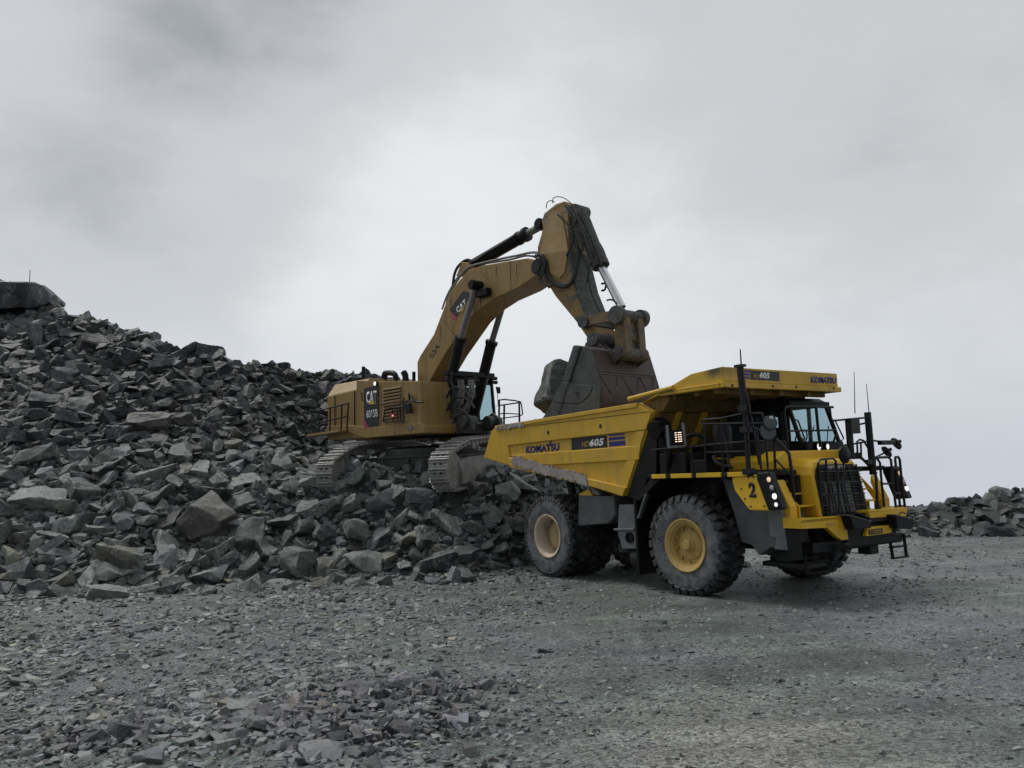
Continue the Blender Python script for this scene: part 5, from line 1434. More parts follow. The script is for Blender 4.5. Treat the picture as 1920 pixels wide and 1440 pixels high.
# ---- bucket cylinder along the front of the stick
ca, cg, cf = at('exc', 1166, 577, 'y', 0.0), at('exc', 1127, 500, 'y', 0.0), at('exc', 1087, 398, 'y', 0.0)
m = MB().cyl(cf, cg, 0.215, seg=24).cyl(cg - (cg - cf).normalized() * 0.18, cg, 0.25, seg=24).cyl(cf + Vector((0, -0.25, 0)), cf + Vector((0, 0.25, 0)), 0.2, seg=20)
bc = m.build('hydraulic_cylinder', 'caked', exc, smooth=True)
MB().cyl(cg, ca, 0.115, seg=24).build('piston_rod', 'chrome', bc, smooth=True)
fq = exz(-SH, [(1068.5, 470), (1070.5, 491), (1083, 543), (1099.5, 585), (1113, 610), (1108, 612), (1094, 587), (1078, 545), (1066, 491), (1065, 470)])
MB().xz(fq, -SH - 0.012, SH + 0.012).build('front_plate', 'caked', stick, bevel=0.01)
tb = MB().xz(exz(-0.3, [(1064, 380), (1076, 382), (1083, 396), (1080, 414), (1068, 408)]), -0.21, 0.21)
tb.build('cylinder_bracket', 'caked', stick, bevel=0.03)
jm = MB()
jm.box(cf.lerp(cg, 0.12) + Vector((-0.05, -0.18, 0)), (0.3, 0.12, 0.3)); jm.box(cf.lerp(cg, 0.42) + Vector((-0.08, -0.22, 0)), (0.16, 0.14, 0.22), Matrix.Rotation(R(-25), 3, 'Y'))
jm.build('valve_block', 'caked', bc, bevel=0.04)
for pts in ([(1072, 434), (1080, 432), (1092, 452), (1108, 486)], [(1070, 440), (1076, 455), (1090, 480), (1100, 496)], [(1085, 400), (1080, 415), (1075, 425), (1070, 438)]):
    hose('pipe', pts, -0.34, 0.035, 'hose')
# ---- linkage
pl_ = at('exc', 1180, 594, 'y', 0.0)
bk = at('exc', 1183, 664, 'y', 0.0)
lk = MB()
lk.cyl((pl_.x, -0.58, pl_.z), (pl_.x, 0.58, pl_.z), 0.17, seg=24)
for s in (-1, 1):
    lk.cyl((pl_.x, s * 0.42, pl_.z), (pl_.x, s * 0.60, pl_.z), 0.24, seg=24)
lk.build('linkage_pin', 'caked', exc, smooth=True)
lk = MB()
lk.cyl((bk.x, -0.55, bk.z), (bk.x, 0.55, bk.z), 0.19, seg=24)
lk.build('linkage_pin', 'caked', exc, smooth=True)
lm = MB()
w_ = Vector((bk.x - pl_.x, 0, bk.z - pl_.z)); n_ = Vector((-w_.z, 0, w_.x)).normalized()
for s in (-1, 1):
    q = [(pl_.x + n_.x * 0.16, pl_.z + n_.z * 0.16), (pl_.x - n_.x * 0.16, pl_.z - n_.z * 0.16), (bk.x - n_.x * 0.19, bk.z - n_.z * 0.19), (bk.x + n_.x * 0.19, bk.z + n_.z * 0.19)]
    lm.xz(q, s * 0.16, s * 0.44)
mid = (pl_ + bk) / 2
lm.span((mid.x - 0.1, -0.2, mid.z - 0.16), (mid.x + 0.1, 0.2, mid.z + 0.1))
mq = [(pl_.x + n_.x * 0.05, pl_.z + n_.z * 0.05), (pl_.x - n_.x * 0.05, pl_.z - n_.z * 0.05), (bk.x - n_.x * 0.05, bk.z - n_.z * 0.05), (bk.x + n_.x * 0.05, bk.z + n_.z * 0.05)]
lm.xz(mq, -0.2, 0.2)
lm.build('bucket_link', 'link_caked', exc, bevel=0.03)
gp_ = at('exc', 1096, 604, 'y', -SH - 0.1)
for s in (-1, 1):
    MB().xz([(gp_.x - 0.05, gp_.z - 0.13), (gp_.x - 0.02, gp_.z + 0.14), (pl_.x, pl_.z + 0.15), (pl_.x + 0.05, pl_.z - 0.13)], s * (SH + 0.03), s * (SH + 0.12)).build('guide_link', 'link_caked', exc, bevel=0.02)

# ---- bucket
KH = 1.26
ko = exz(-KH, [(1074, 648.5), (1079, 647), (1103, 650), (1108, 655), (1119, 694), (1128, 727), (1127.5, 755), (1120, 785), (1095, 806), (1050, 812), (1020, 800), (1013, 789), (1020, 779), (1028, 766), (1046, 735), (1054, 716), (1066, 674)])
k = MB()
for s in (-1, 1): k.xz(ko, s * KH, s * (KH - 0.08))
bucket = k.build('bucket', 'bucket_side', exc, bevel=0.02)
path = exz(-KH, [(1100, 650), (1108, 655), (1119, 694), (1128, 727), (1127.5, 755), (1120, 785), (1095, 806), (1050, 812), (1015, 796)])
inner = []
cxm, czm = sum(p_[0] for p_ in ko) / len(ko), sum(p_[1] for p_ in ko) / len(ko)
for i, (x, z) in enumerate(path):
    dv = Vector((cxm - x, czm - z)).normalized() * 0.10
    inner.append((x + dv.x, z + dv.y))
poly = [(x + (x - cxm) * 0.012, z + (z - czm) * 0.012) for x, z in path] + inner[::-1]
back = MB().xz(poly, -KH + 0.02, KH - 0.02).build('bucket_back', 'bucket_back', bucket, bevel=0.02, smooth=True, angle=40)
# hinge ears, wear bars, edge guard
er = MB()
hp = at('exc', 1114, 640, 'y', -SH)
for s in (-1, 1):
    for yy in (0.30, 0.50):
        er.xz([(hp.x - 0.2, hp.z - 0.02), (hp.x + 0.1, hp.z + 0.06), (bk.x - 0.25, bk.z + 0.02), (bk.x + 0.12, bk.z + 0.14), (bk.x + 0.16, bk.z - 0.12), (path[2][0] + 0.03, path[2][1] + 0.25), (path[1][0] - 0.1, path[1][1] - 0.5), (hp.x - 0.28, hp.z - 0.2)], s * yy, s * (yy + 0.08))
er.build('hinge_ear', 'bucket_back', bucket, bevel=0.02)
wb_ = MB()
wb_.xz(exz(-KH, [(1086.5, 649.5), (1090.5, 650), (1050.5, 777), (1047.5, 777)]), -KH - 0.038, -KH)
wb_.build('dark_groove', 'letter_black', bucket)
wp_ = MB()
wp_.xz(exz(-KH, [(1053, 717), (1066, 718), (1111, 723), (1110, 733), (1103, 744), (1092, 753), (1082, 757), (1036, 753)]), -KH - 0.03, -KH)
wp_.xz(exz(-KH, [(1114, 723), (1127, 725), (1126, 757), (1120, 785), (1095, 800), (1060, 806), (1020, 797), (1026, 772), (1036, 756), (1084, 760), (1098, 752), (1110, 738)]), -KH - 0.025, -KH)
wp_.build('wear_plate', 'bucket_side', bucket, bevel=0.012)
p = at('exc', 1083, 737.5, 'y', -KH)
MB().cyl((p.x, -KH - 0.045, p.z), (p.x, -KH - 0.02, p.z), 0.05, seg=12).build('plate_bolt', 'letter_black', bucket)
def on_back(t, y):
    """a point on the bucket's back: t along the path, y across"""
    i = min(int(t), len(path) - 2); f = t - i
    x = path[i][0] + (path[i + 1][0] - path[i][0]) * f; z = path[i][1] + (path[i + 1][1] - path[i][1]) * f
    return Vector((x + (x - cxm) * 0.018, y, z + (z - czm) * 0.018))
wl = MB()
for yc_, w in ((-0.85, 0.36), (0.05, 0.36), (0.75, 0.30)):
    pts = [on_back(2.2 + 1.1 * math.sin(math.pi * q / 10) , yc_ - w + 2 * w * q / 10) for q in range(11)]
    wl.tube(pts, 0.016, seg=5)
wl.tube([on_back(2.05, -1.2 + 2.4 * q / 6) for q in range(7)], 0.02, seg=5)
wl.tube([on_back(2.2, -1.2 + 2.4 * q / 6) for q in range(7)], 0.014, seg=5)
wl.build('weld_bead', 'bucket_side', back)
tt = MB()
for q in range(5):
    y = -1.05 + q * 0.525
    x, z = path[-1]
    tt.xz([(x + 0.1, z - 0.1), (x + 0.1, z + 0.12), (x - 0.40, z + 0.18), (x - 0.42, z + 0.12)], y - 0.1, y + 0.1)
tt.build('bucket_tooth', 'bucket_side', bucket, bevel=0.02)

# ================================================================== GROUND, ROCK HEAP AND STONES
rng = np.random.default_rng(11)
def fract(x): return x - np.floor(x)
_perm = rng.permutation(1024)
def vnoise(x, y):
    """smooth value noise in about -1..1, vectorised"""
    xi, yi = np.floor(x).astype(int), np.floor(y).astype(int)
    xf, yf = x - xi, y - yi
    u, v = xf * xf * (3 - 2 * xf), yf * yf * (3 - 2 * yf)
    def h(i, j): return (_perm[(_perm[i & 1023] + j) & 1023] / 511.5) - 1.0
    return (h(xi, yi) * (1 - u) + h(xi + 1, yi) * u) * (1 - v) + (h(xi, yi + 1) * (1 - u) + h(xi + 1, yi + 1) * u) * v
def fbm(x, y, n=4):
    s, a = 0.0, 1.0
    for _ in range(n):
        s = s + a * vnoise(x, y); x, y, a = x * 2.03 + 17.1, y * 2.03 + 9.7, a * 0.5
    return s
def sstep(a, b, x):
    t = np.clip((x - a) / (b - a), 0, 1); return t * t * (3 - 2 * t)
# skyline of the heap as bearings (x / y) and slopes above eye level
SKY = [(-60, 524), (0, 530), (60, 548), (120, 592), (200, 610), (270, 628), (330, 660), (400, 668), (440, 682), (500, 692), (560, 696), (640, 702), (720, 712), (780, 728), (840, 775), (900, 815), (960, 850), (1020, 885), (1100, 905)]
_b = []
for px, py in SKY:
    d_ = ray(px, py); _b.append((d_.x / d_.y, d_.z / d_.y))
_bx, _be = np.array([q[0] for q in _b]), np.array([q[1] for q in _b])
TOE = [(-100, 1122), (0, 1120), (200, 1108), (330, 1098), (500, 1086), (700, 1080), (900, 1076), (1000, 1060), (1100, 1030)]
_t = []
for px, py in TOE:
    d_ = ray(px, py); k_ = -CAM_H / d_.z; _t.append((d_.x * k_, d_.y * k_))
_tx, _ty = np.array([q[0] for q in _t]), np.array([q[1] for q in _t])
def heap(x, y):
    """height of the rock heap above the quarry floor"""
    x, y = np.asarray(x, float), np.asarray(y, float)
    u = x / np.maximum(y, 1.0)
    toe = np.interp(x, _tx, _ty)
    e = np.interp(u, _bx, _be)
    slope_l = 0.62
    d = y - toe
    left = slope_l * d
    # right part: a short bank up to the bench the excavator stands on, then the heap behind it
    bench_y = 33.0 + 0.0 * x
    top_ = 2.42 + 0.38 * sstep(-2.2, -5.5, x)
    bank = np.minimum(0.92 * d, top_) + 0.30 * np.exp(-((d - 2.7) / 0.7) ** 2) * sstep(0.0, 2.5, d)
    right = np.where(y < bench_y, bank, np.maximum(bank, 2.3 + 0.85 * (y - bench_y)))
    w = sstep(-0.21, -0.34, u)
    z = left * w + right * (1 - w)
    zr = CAM_H + e * y                         # sight line to the skyline
    # crest: behind it the ground falls gently away
    over = np.maximum(z - zr, 0)
    z = np.where(z > zr, zr - np.minimum(over * 0.35, 2.0) - 0.02 * y * 0, z)
    edge = np.interp(y, [20, 24, 27, 31, 40], [1.1, 1.6, 3.0, 4.6, 6.0])
    z = z * sstep(edge + 1.2, edge - 1.8, x)
    return np.where(d > -0.2, np.maximum(z, 0), 0)
def berm(x, y):
    """low safety bank of rock at the far right"""
    c = 31.5 - 0.08 * (x - 14)
    h_ = np.interp(x, [4, 12, 14.9, 18.4, 24, 40], [0.55, 0.75, 0.95, 1.45, 1.85, 2.0])
    return h_ * np.clip(1 - np.abs(y - c) / 2.3, 0, 1) * sstep(5, 9, x)
def floor_z(x, y):
    m_ = 0.05 * fbm(x * 0.35, y * 0.35, 3) + 0.018 * fbm(x * 1.7 + 5, y * 1.7, 3)
    mound = 0.16 * np.exp(-(((x + 1.9) / 1.6) ** 2 + ((y - 10.2) / 1.3) ** 2))
    keep = np.exp(-(((x - 4.3) / 3.2) ** 2 + ((y - 21.5) / 3.6) ** 2))       # packed flat round the truck
    # lanes worn by the trucks, curving away to the right
    lane = x * 0.50 + y * 0.86 + 1.2 * np.sin(x * 0.12)
    ruts = -0.045 * np.exp(-((np.mod(lane, 4.2) - 2.1) / 0.38) ** 2) * sstep(-1.0, 2.5, x - 0.15 * y) * sstep(22, 17, y)
    return (m_ * (1 - keep) + mound) + ruts * (0.6 + 0.6 * vnoise(x * 0.8, y * 0.8))
def terrain(x, y):
    hb_ = heap(x, y); be_ = berm(x, y)
    z = floor_z(x, y) + hb_ + be_
    z = z + (0.18 * fbm(x * 0.6 + 3, y * 0.6, 3)) * sstep(0.1, 1.0, hb_)
    # beyond the rock bank the quarry bench ends and drops away
    return z - 1.3 * np.maximum(y - 35, 0) * sstep(3.5, 8.0, x) - 0.8 * np.maximum(y - 52, 0)
def grid_mesh(name, xs, ys, mat):
    X, Y = np.meshgrid(xs, ys)
    Z = terrain(X, Y)
    nx, ny = len(xs), len(ys)
    co = np.stack([X, Y, Z], -1).reshape(-1, 3)
    idx = np.arange(nx * ny).reshape(ny, nx)
    q = np.stack([idx[:-1, :-1], idx[:-1, 1:], idx[1:, 1:], idx[1:, :-1]], -1).reshape(-1, 4)
    me = bpy.data.meshes.new(name)
    me.vertices.add(len(co)); me.vertices.foreach_set('co', co.ravel())
    me.loops.add(q.size); me.loops.foreach_set('vertex_index', q.ravel().astype(np.int32))
    me.polygons.add(len(q)); me.polygons.foreach_set('loop_start', np.arange(0, q.size, 4, dtype=np.int32))
    me.polygons.foreach_set('use_smooth', np.ones(len(q), bool))
    ha = me.attributes.new('heap', 'FLOAT', 'POINT'); ha.data.foreach_set('value', sstep(0.05, 0.5, heap(X, Y) + berm(X, Y)).astype(np.float32).ravel())
    me.update(); me.validate()
    o = bpy.data.objects.new(name, me); col.objects.link(o)
    me.materials.append(mat)
    return o
def ground_mat():
    m, nt, b = new_mat('quarry_floor')
    t = node(nt, 'ShaderNodeNewGeometry')
    P_ = t.outputs['Position']
    big = tex_noise(nt, P_, 0.22, 5, 0.6, 0.5)
    med = tex_noise(nt, P_, 1.3, 5, 0.62)
    fin = tex_noise(nt, P_, 11, 6, 0.72)
    grit = tex_noise(nt, P_, 48, 4, 0.75)
    vo = node(nt, 'ShaderNodeTexVoronoi'); vo.inputs['Scale'].default_value = 26
    vo.inputs['Randomness'].default_value = 1.0
    nt.links.new(P_, vo.inputs['Vector'])
    vo2 = node(nt, 'ShaderNodeTexVoronoi'); vo2.inputs['Scale'].default_value = 70
    nt.links.new(P_, vo2.inputs['Vector'])
    base = mixc(nt, ramp2(nt, med, 0.32, 0.68), (0.066, 0.082, 0.074), (0.172, 0.200, 0.184))
    base = mixc(nt, mathn(nt, 'MULTIPLY', ramp2(nt, big, 0.46, 0.66), 0.55), base, (0.172, 0.163, 0.210))
    base = mixc(nt, mathn(nt, 'MULTIPLY', ramp2(nt, tex_noise(nt, P_, 0.5, 4, 0.6), 0.60, 0.72), 0.6), base, (0.215, 0.212, 0.20))
    dd = node(nt, 'ShaderNodeVectorMath', operation='DISTANCE'); dd.inputs[1].default_value = (2.2, 8.6, 0)
    sc_ = node(nt, 'ShaderNodeMapping'); sc_.inputs['Scale'].default_value = (1, 1, 0); nt.links.new(P_, sc_.inputs[0]); nt.links.new(sc_.outputs[0], dd.inputs[0])
    pat = ramp2(nt, mathn(nt, 'MULTIPLY', mathn(nt, 'ADD', dd.outputs['Value'], mathn(nt, 'MULTIPLY', med, 1.6)), 0.32), 0.0, 1.0, (1, 1, 1, 1), (0, 0, 0, 1))
    base = mixc(nt, mathn(nt, 'MULTIPLY', pat, 0.75), base, (0.44, 0.42, 0.385))
    # lanes pressed by wheels: stretched along the driving direction
    lm_ = node(nt, 'ShaderNodeMapping'); lm_.inputs['Rotation'].default_value = (0, 0, R(30)); lm_.inputs['Scale'].default_value = (0.16, 0.9, 1)
    nt.links.new(P_, lm_.inputs[0])
    ln_ = tex_noise(nt, lm_.outputs[0], 1.0, 5, 0.6, 0.3)
    base = mixc(nt, 0.75, base, mixc(nt, ramp2(nt, ln_, 0.36, 0.64), (0.50, 0.50, 0.51), (1.35, 1.35, 1.33)), 'MULTIPLY')
    at_ = node(nt, 'ShaderNodeAttribute', attribute_name='heap')
    base = mixc(nt, at_.outputs['Fac'], base, (0.040, 0.045, 0.046))
    hsv = node(nt, 'ShaderNodeSeparateColor')
    nt.links.new(vo.outputs['Color'], hsv.inputs[0])
    base = mixc(nt, 0.8, base, mixc(nt, hsv.outputs[0], (0.30, 0.30, 0.31), (1.75, 1.75, 1.75)), 'MULTIPLY')
    base = mixc(nt, 0.55, base, mixc(nt, ramp2(nt, grit, 0.35, 0.65), (0.38, 0.38, 0.38), (1.6, 1.6, 1.6)), 'MULTIPLY')
    nt.links.new(base, b.inputs['Base Color'])
    nt.links.new(mathn(nt, 'ADD', mathn(nt, 'MULTIPLY', fin, 0.45), 0.32, clamp=True), b.inputs['Roughness'])
    hgt = mathn(nt, 'ADD', mathn(nt, 'MULTIPLY', vo.outputs['Distance'], -0.7), mathn(nt, 'ADD', mathn(nt, 'MULTIPLY', fin, 1.2), mathn(nt, 'MULTIPLY', vo2.outputs['Distance'], -0.25)))
    hgt = mathn(nt, 'ADD', hgt, mathn(nt, 'MULTIPLY', grit, 0.35))
    bump(nt, b, hgt, 0.9, 0.05)
    return m
M['ground'] = ground_mat()
xs = np.concatenate([np.linspace(-120, -46, 24), np.linspace(-45, 45, 451), np.linspace(46, 120, 24)])
ys = np.concatenate([np.linspace(-60, 4, 9), np.linspace(4.2, 48, 366), np.linspace(49, 120, 26)])
g = grid_mesh('ground', xs, ys, M['ground'])
tag(g, 'grey crushed stone quarry floor rising into the heap of broken rock', kind='structure')
# the ground under the rock: same sheet, so nothing overlaps

# ---- stone shapes: convex fracture blocks, from slabs to wedges
def stone_shape(seed, dims, npts, bev=0.035, detail=0):
    r_ = random.Random(seed)
    bm = bmesh.new()
    # split block: a box cut by random planes
    bmesh.ops.create_cube(bm, size=2.0)
    for v_ in bm.verts:
        v_.co.x += r_.uniform(-.28, .28); v_.co.y += r_.uniform(-.28, .28); v_.co.z += r_.uniform(-.28, .28)
    for _ in range(npts):
        n_ = Vector((r_.gauss(0, 1), r_.gauss(0, 1), r_.gauss(0, 0.8))).normalized()
        dist = r_.uniform(0.62, 1.05)
        res = bmesh.ops.bisect_plane(bm, geom=bm.verts[:] + bm.edges[:] + bm.faces[:], plane_co=n_ * dist, plane_no=n_, clear_outer=True)
        ed = [e_ for e_ in res['geom_cut'] if isinstance(e_, bmesh.types.BMEdge)]
        if ed: bmesh.ops.contextual_create(bm, geom=ed)
    pts_ = [v_.co.copy() for v_ in bm.verts]
    bm.free()
    bm = bmesh.new()
    for q in pts_: bm.verts.new(q)
    bmesh.ops.remove_doubles(bm, verts=bm.verts, dist=0.10)
    bmesh.ops.convex_hull(bm, input=bm.verts[:])
    loose = [v_ for v_ in bm.verts if not v_.link_faces]
    if loose: bmesh.ops.delete(bm, geom=loose, context='VERTS')
    bmesh.ops.dissolve_limit(bm, angle_limit=R(7), verts=bm.verts, edges=bm.edges)
    for v_ in bm.verts: v_.co = Vector((v_.co.x * dims[0], v_.co.y * dims[1], v_.co.z * dims[2])) * 0.5
    if detail:
        bmesh.ops.bevel(bm, geom=bm.edges[:], offset=bev * min(dims), segments=1, affect='EDGES', clamp_overlap=True)
        bmesh.ops.triangulate(bm, faces=bm.faces)
        for _ in range(detail):
            long_ = [e_ for e_ in bm.edges if e_.calc_length() > 0.16]
            if not long_: break
            bmesh.ops.subdivide_edges(bm, edges=long_, cuts=1)
            bmesh.ops.triangulate(bm, faces=[f_ for f_ in bm.faces if len(f_.verts) > 3])
        bm.normal_update()
        off = Vector((seed * 3.7, seed * 1.3, 0))
        for v_ in bm.verts:
            q = v_.co * 2.6 + off
            n2 = mnoise.fractal(q, 0.9, 2.1, 4)
            stepn = math.floor(mnoise.noise(v_.co * 3.4 + off * 2) * 3) / 3
            v_.co += v_.normal * (0.050 * n2 + 0.032 * stepn)
    else:
        bmesh.ops.triangulate(bm, faces=bm.faces)
    bmesh.ops.recalc_face_normals(bm, faces=bm.faces)
    return bm
def shape_dims(i):
    r_ = random.Random(100 + i)
    k_ = i % 4
    if k_ == 0: return (1.0, r_.uniform(.6, .85), r_.uniform(.28, .42))      # slab
    if k_ == 1: return (1.0, r_.uniform(.5, .7), r_.uniform(.45, .6))        # long block
    if k_ == 2: return (1.0, r_.uniform(.8, 1.0), r_.uniform(.6, .8))        # block
    return (1.0, r_.uniform(.65, .9), r_.uniform(.4, .6))
BIG = []
for i in range(28):
    bm = stone_shape(i + 1, shape_dims(i), 7 + i % 4, 0.028, 3)
    me = bpy.data.meshes.new('boulder')
    bm.to_mesh(me); bm.free()
    me.polygons.foreach_set('use_smooth', [True] * len(me.polygons))
    me.set_sharp_from_angle(angle=R(24))
    me.materials.append(M['rock'])
    BIG.append(me)
SMALL = []
for i in range(30):
    bm = stone_shape(i + 201, shape_dims(i), 6 + i % 3)
    bm.verts.ensure_lookup_table(); bm.verts.index_update()
    SMALL.append((np.array([v_.co[:] for v_ in bm.verts]), np.array([[v_.index for v_ in f_.verts] for f_ in bm.faces])))
    bm.free()
def rot_mats(n, tilt, rng_):
    """random turn about z, then a tilt of up to about `tilt` radians"""
    az = rng_.uniform(0, 2 * np.pi, n); tl = rng_.normal(0, tilt, n); td = rng_.uniform(0, 2 * np.pi, n)
    def rz(a):
        c_, s_, o_, z_ = np.cos(a), np.sin(a), np.ones_like(a), np.zeros_like(a)
        return np.stack([np.stack([c_, -s_, z_], -1), np.stack([s_, c_, z_], -1), np.stack([z_, z_, o_], -1)], -2)
    def rx(a):
        c_, s_, o_, z_ = np.cos(a), np.sin(a), np.ones_like(a), np.zeros_like(a)
        return np.stack([np.stack([o_, z_, z_], -1), np.stack([z_, c_, -s_], -1), np.stack([z_, s_, c_], -1)], -2)
    return rz(td) @ rx(tl) @ rz(az - td)
def merged(name, pos, size, rots, shape, tint, mat, label):
    """many small stones as one mesh; each stone keeps its own tint in a face attribute"""
    vs, fs, ts, base = [], [], [], 0
    for k_, (V_, F_) in enumerate(SMALL):
        sel = np.where(shape == k_)[0]
        if not len(sel): continue
        W = np.einsum('nij,vj->nvi', rots[sel], V_) * size[sel][:, None, None] + pos[sel][:, None, :]
        n_, nv = W.shape[:2]
        vs.append(W.reshape(-1, 3))
        fs.append((F_[None] + (np.arange(n_) * nv)[:, None, None]).reshape(-1, 3) + base)
        ts.append(np.repeat(tint[sel], len(F_)))
        base += n_ * nv
    vs, fs, ts = np.concatenate(vs), np.concatenate(fs), np.concatenate(ts)
    me = bpy.data.meshes.new(name)
    me.vertices.add(len(vs)); me.vertices.foreach_set('co', vs.astype(np.float32).ravel())
    me.loops.add(fs.size); me.loops.foreach_set('vertex_index', fs.astype(np.int32).ravel())
    me.polygons.add(len(fs)); me.polygons.foreach_set('loop_start', np.arange(0, fs.size, 3, dtype=np.int32))
    a = me.attributes.new('tint', 'FLOAT', 'FACE'); a.data.foreach_set('value', ts.astype(np.float32))
    me.polygons.foreach_set('use_smooth', np.zeros(len(fs), bool))
    me.update()
    o = bpy.data.objects.new(name, me); col.objects.link(o)
    me.materials.append(mat)
    tag(o, label, kind='stuff')
    return o
def proj_np(P):
    d = P - np.array([0, 0, CAM_H])
    w = d @ np.array(_fw)
    return 960 + CAM_F * (d @ np.array(_rt)) / w, 720 - CAM_F * (d @ np.array(_up)) / w, w

# ---- scatter over the heap, largest first, keeping stones from sitting inside each other
placed = []
cells = {}
def try_place(x, y, r_, pack):
    cs = 1.2
    cx_, cy_ = int(math.floor(x / cs)), int(math.floor(y / cs))
    reach = 1 if r_ < 0.6 else 2
    for i in range(cx_ - reach, cx_ + reach + 1):
        for j in range(cy_ - reach, cy_ + reach + 1):
            for (a, b_, c_) in cells.get((i, j), ()):
                if (a - x) ** 2 + (b_ - y) ** 2 < (pack * (r_ + c_)) ** 2: return False
    cells.setdefault((cx_, cy_), []).append((x, y, r_))
    placed.append((x, y, r_))
    return True
def in_machine(x, y):
    """true where the excavator's tracks or the truck stand"""
    a = Vector((x - EO.x, y - EO.y)); 
    tv, rv = Vector((math.sin(TA), math.cos(TA))), Vector((math.cos(TA), -math.sin(TA)))
    s_, r2 = a.dot(tv), a.dot(rv)
    if -2.5 < s_ < 3.4 and 1.6 < abs(r2 - 0.17) < 2.5: return 'track'
    if -2.3 < s_ < 3.2 and abs(r2 - 0.17) <= 1.6: return 'belly'
    q = Vector((x - TO.x, y - TO.y))
    ax_, ly_ = q.dot(Vector((math.cos(TP), -math.sin(TP)))), q.dot(Vector((math.sin(TP), math.cos(TP))))
    if -1.35 < ax_ < 7.6 and abs(ly_) < 2.35: return 'truck'
    return None
EXPL = []       # hand placed boulders: px, py (where it sits on the heap), length, shape, tilt (x, y, z), material, label
EXPL += [
    (392, 992, 1.75, 2, (0.9, 0.2, 0.6), 'rock_brown', 'large flat-faced brown boulder low on the heap, the only brownish one'),
    (463, 1020, 1.05, 6, (1.1, 0.2, 0.3), 'rock', 'upright pale-veined boulder touching the right edge of the large brown boulder'),
    (36, 580, 3.9, 12, (0.12, 0.10, 0.15), 'rock_dark', 'huge dark rock block on the heap top, carrying a thin pole'),
    (355, 664, 1.15, 0, (0.2, -0.5, 0.3), 'rock_dark', 'dark tilted slab on the skyline leaning towards its level neighbour'),
    (394, 664, 1.15, 8, (0.05, 0.1, 0.4), 'rock_dark', 'dark level slab perched on the skyline beside a tilted one'),
    (225, 1060, 1.25, 1, (0.2, 0.3, 0.2), 'rock', 'long low grey-green boulder along the left foot of the heap, below the others'),
    (565, 1065, 1.05, 10, (0.3, 0.2, 1.0), 'rock', 'angular grey-green boulder with a ridged top at the front edge of the heap'),
    (820, 1060, 1.15, 8, (0.15, -0.25, 0.2), 'rock', 'broad flat boulder at the front edge of the heap left of the rear wheel'),
    (690, 1068, 1.3, 5, (0.3, 0.35, 0.35), 'rock', 'long boulder leaning to the right at the front edge of the heap'),
    (75, 945, 1.5, 20, (0.3, 0.1, 0.5), 'rock', 'large squat boulder low on the far left of the heap'),
    (155, 930, 1.1, 14, (0.8, 0.2, 1.2), 'rock', 'steep boulder beside the large squat one on the left of the heap'),
    (205, 1120, 0.95, 8, (0.2, 0.2, 0.4), 'rock', 'flat boulder lying clear of the heap on the gravel at left'),
]
def ground_hit(px, py):
    d = ray(px, py); lo = None
    ts_ = np.linspace(6, 60, 1100)
    X, Y, Z = d.x * ts_, d.y * ts_, CAM_H + d.z * ts_
    below = np.where(Z < terrain(X, Y))[0]
    if not len(below): 
        # at the skyline: take the nearest miss
        gap = Z - terrain(X, Y); i = int(np.argmin(np.where(ts_ > 26, gap, 9e9)))
        return X[i], Y[i], float(terrain(X[i], Y[i]))
    i = below[0]
    return X[i], Y[i], Z[i]
explicit = []
for px, py, L_, sh, rot_, mt, lab in EXPL:
    x, y, z = ground_hit(px, py)
    explicit.append((x, y, z, L_, sh, rot_, mt, lab))
    cells.setdefault((int(math.floor(x / 1.2)), int(math.floor(y / 1.2))), []).append((x, y, L_ * 0.42))
prng = random.Random(77)
def heap_point():
    while True:
        y = prng.uniform(21.5, 47); x = prng.uniform(-31, 6)
        if abs(x / y) > 0.68: continue
        hgt_ = float(heap(x, y))
        if hgt_ < 0.05 and prng.random() > 0.02: continue
        if float(heap(x * 0.95, y * 0.95)) > CAM_H + (hgt_ - CAM_H) * 0.95 + 0.7: continue      # out of sight over the crest
        return x, y, hgt_
stones = []       # x, y, r, zone
def fill_heap(n, r0, r1, pack, tries):
    c = 0; t = 0
    while c < n and t < tries:
        t += 1
        x, y, hgt_ = heap_point()
        r_ = r0 + (r1 - r0) * prng.random() ** 1.35
        if r_ > 0.45 and hgt_ > 6 and float(heap(x, y + 1.2)) <= hgt_ + 0.2: continue      # no large block standing on the crest
        mch = in_machine(x, y)
        if mch == 'track' or mch == 'truck': continue
        if mch == 'belly' and r_ > 0.22: continue
        if -0.28 < x / y < -0.02 and hgt_ > 1.6 and y > 25.2 and r_ > 0.48: continue    # smaller stones round the tracks
        if try_place(x, y, r_, pack): c += 1
def fill_bank(n, r0, r1, pack, tries):
    """the short bank below the excavator, seen from nearest"""
    c = 0
    for _ in range(tries):
        x, y = prng.uniform(-9, 1.9), prng.uniform(21.8, 27.2)
        if float(heap(x, y)) < 0.05 or in_machine(x, y) in ('track', 'truck', 'belly'): continue
        if try_place(x, y, r0 + (r1 - r0) * prng.random() ** 1.4, pack): c += 1
        if c >= n: break
fill_bank(80, 0.34, 0.56, 0.72, 4000)
fill_bank(320, 0.20, 0.36, 0.66, 8000)
fill_bank(1400, 0.09, 0.20, 0.58, 12000)
fill_heap(190, 0.36, 0.66, 0.80, 7000)
fill_heap(3600, 0.19, 0.38, 0.60, 30000)
fill_heap(10000, 0.085, 0.20, 0.60, 48000)
n_big = len(placed)
fine = []
for _ in range(16000):
    x, y, hgt_ = heap_point()
    if in_machine(x, y) in ('truck',): continue
    fine.append((x, y, prng.uniform(0.05, 0.13)))
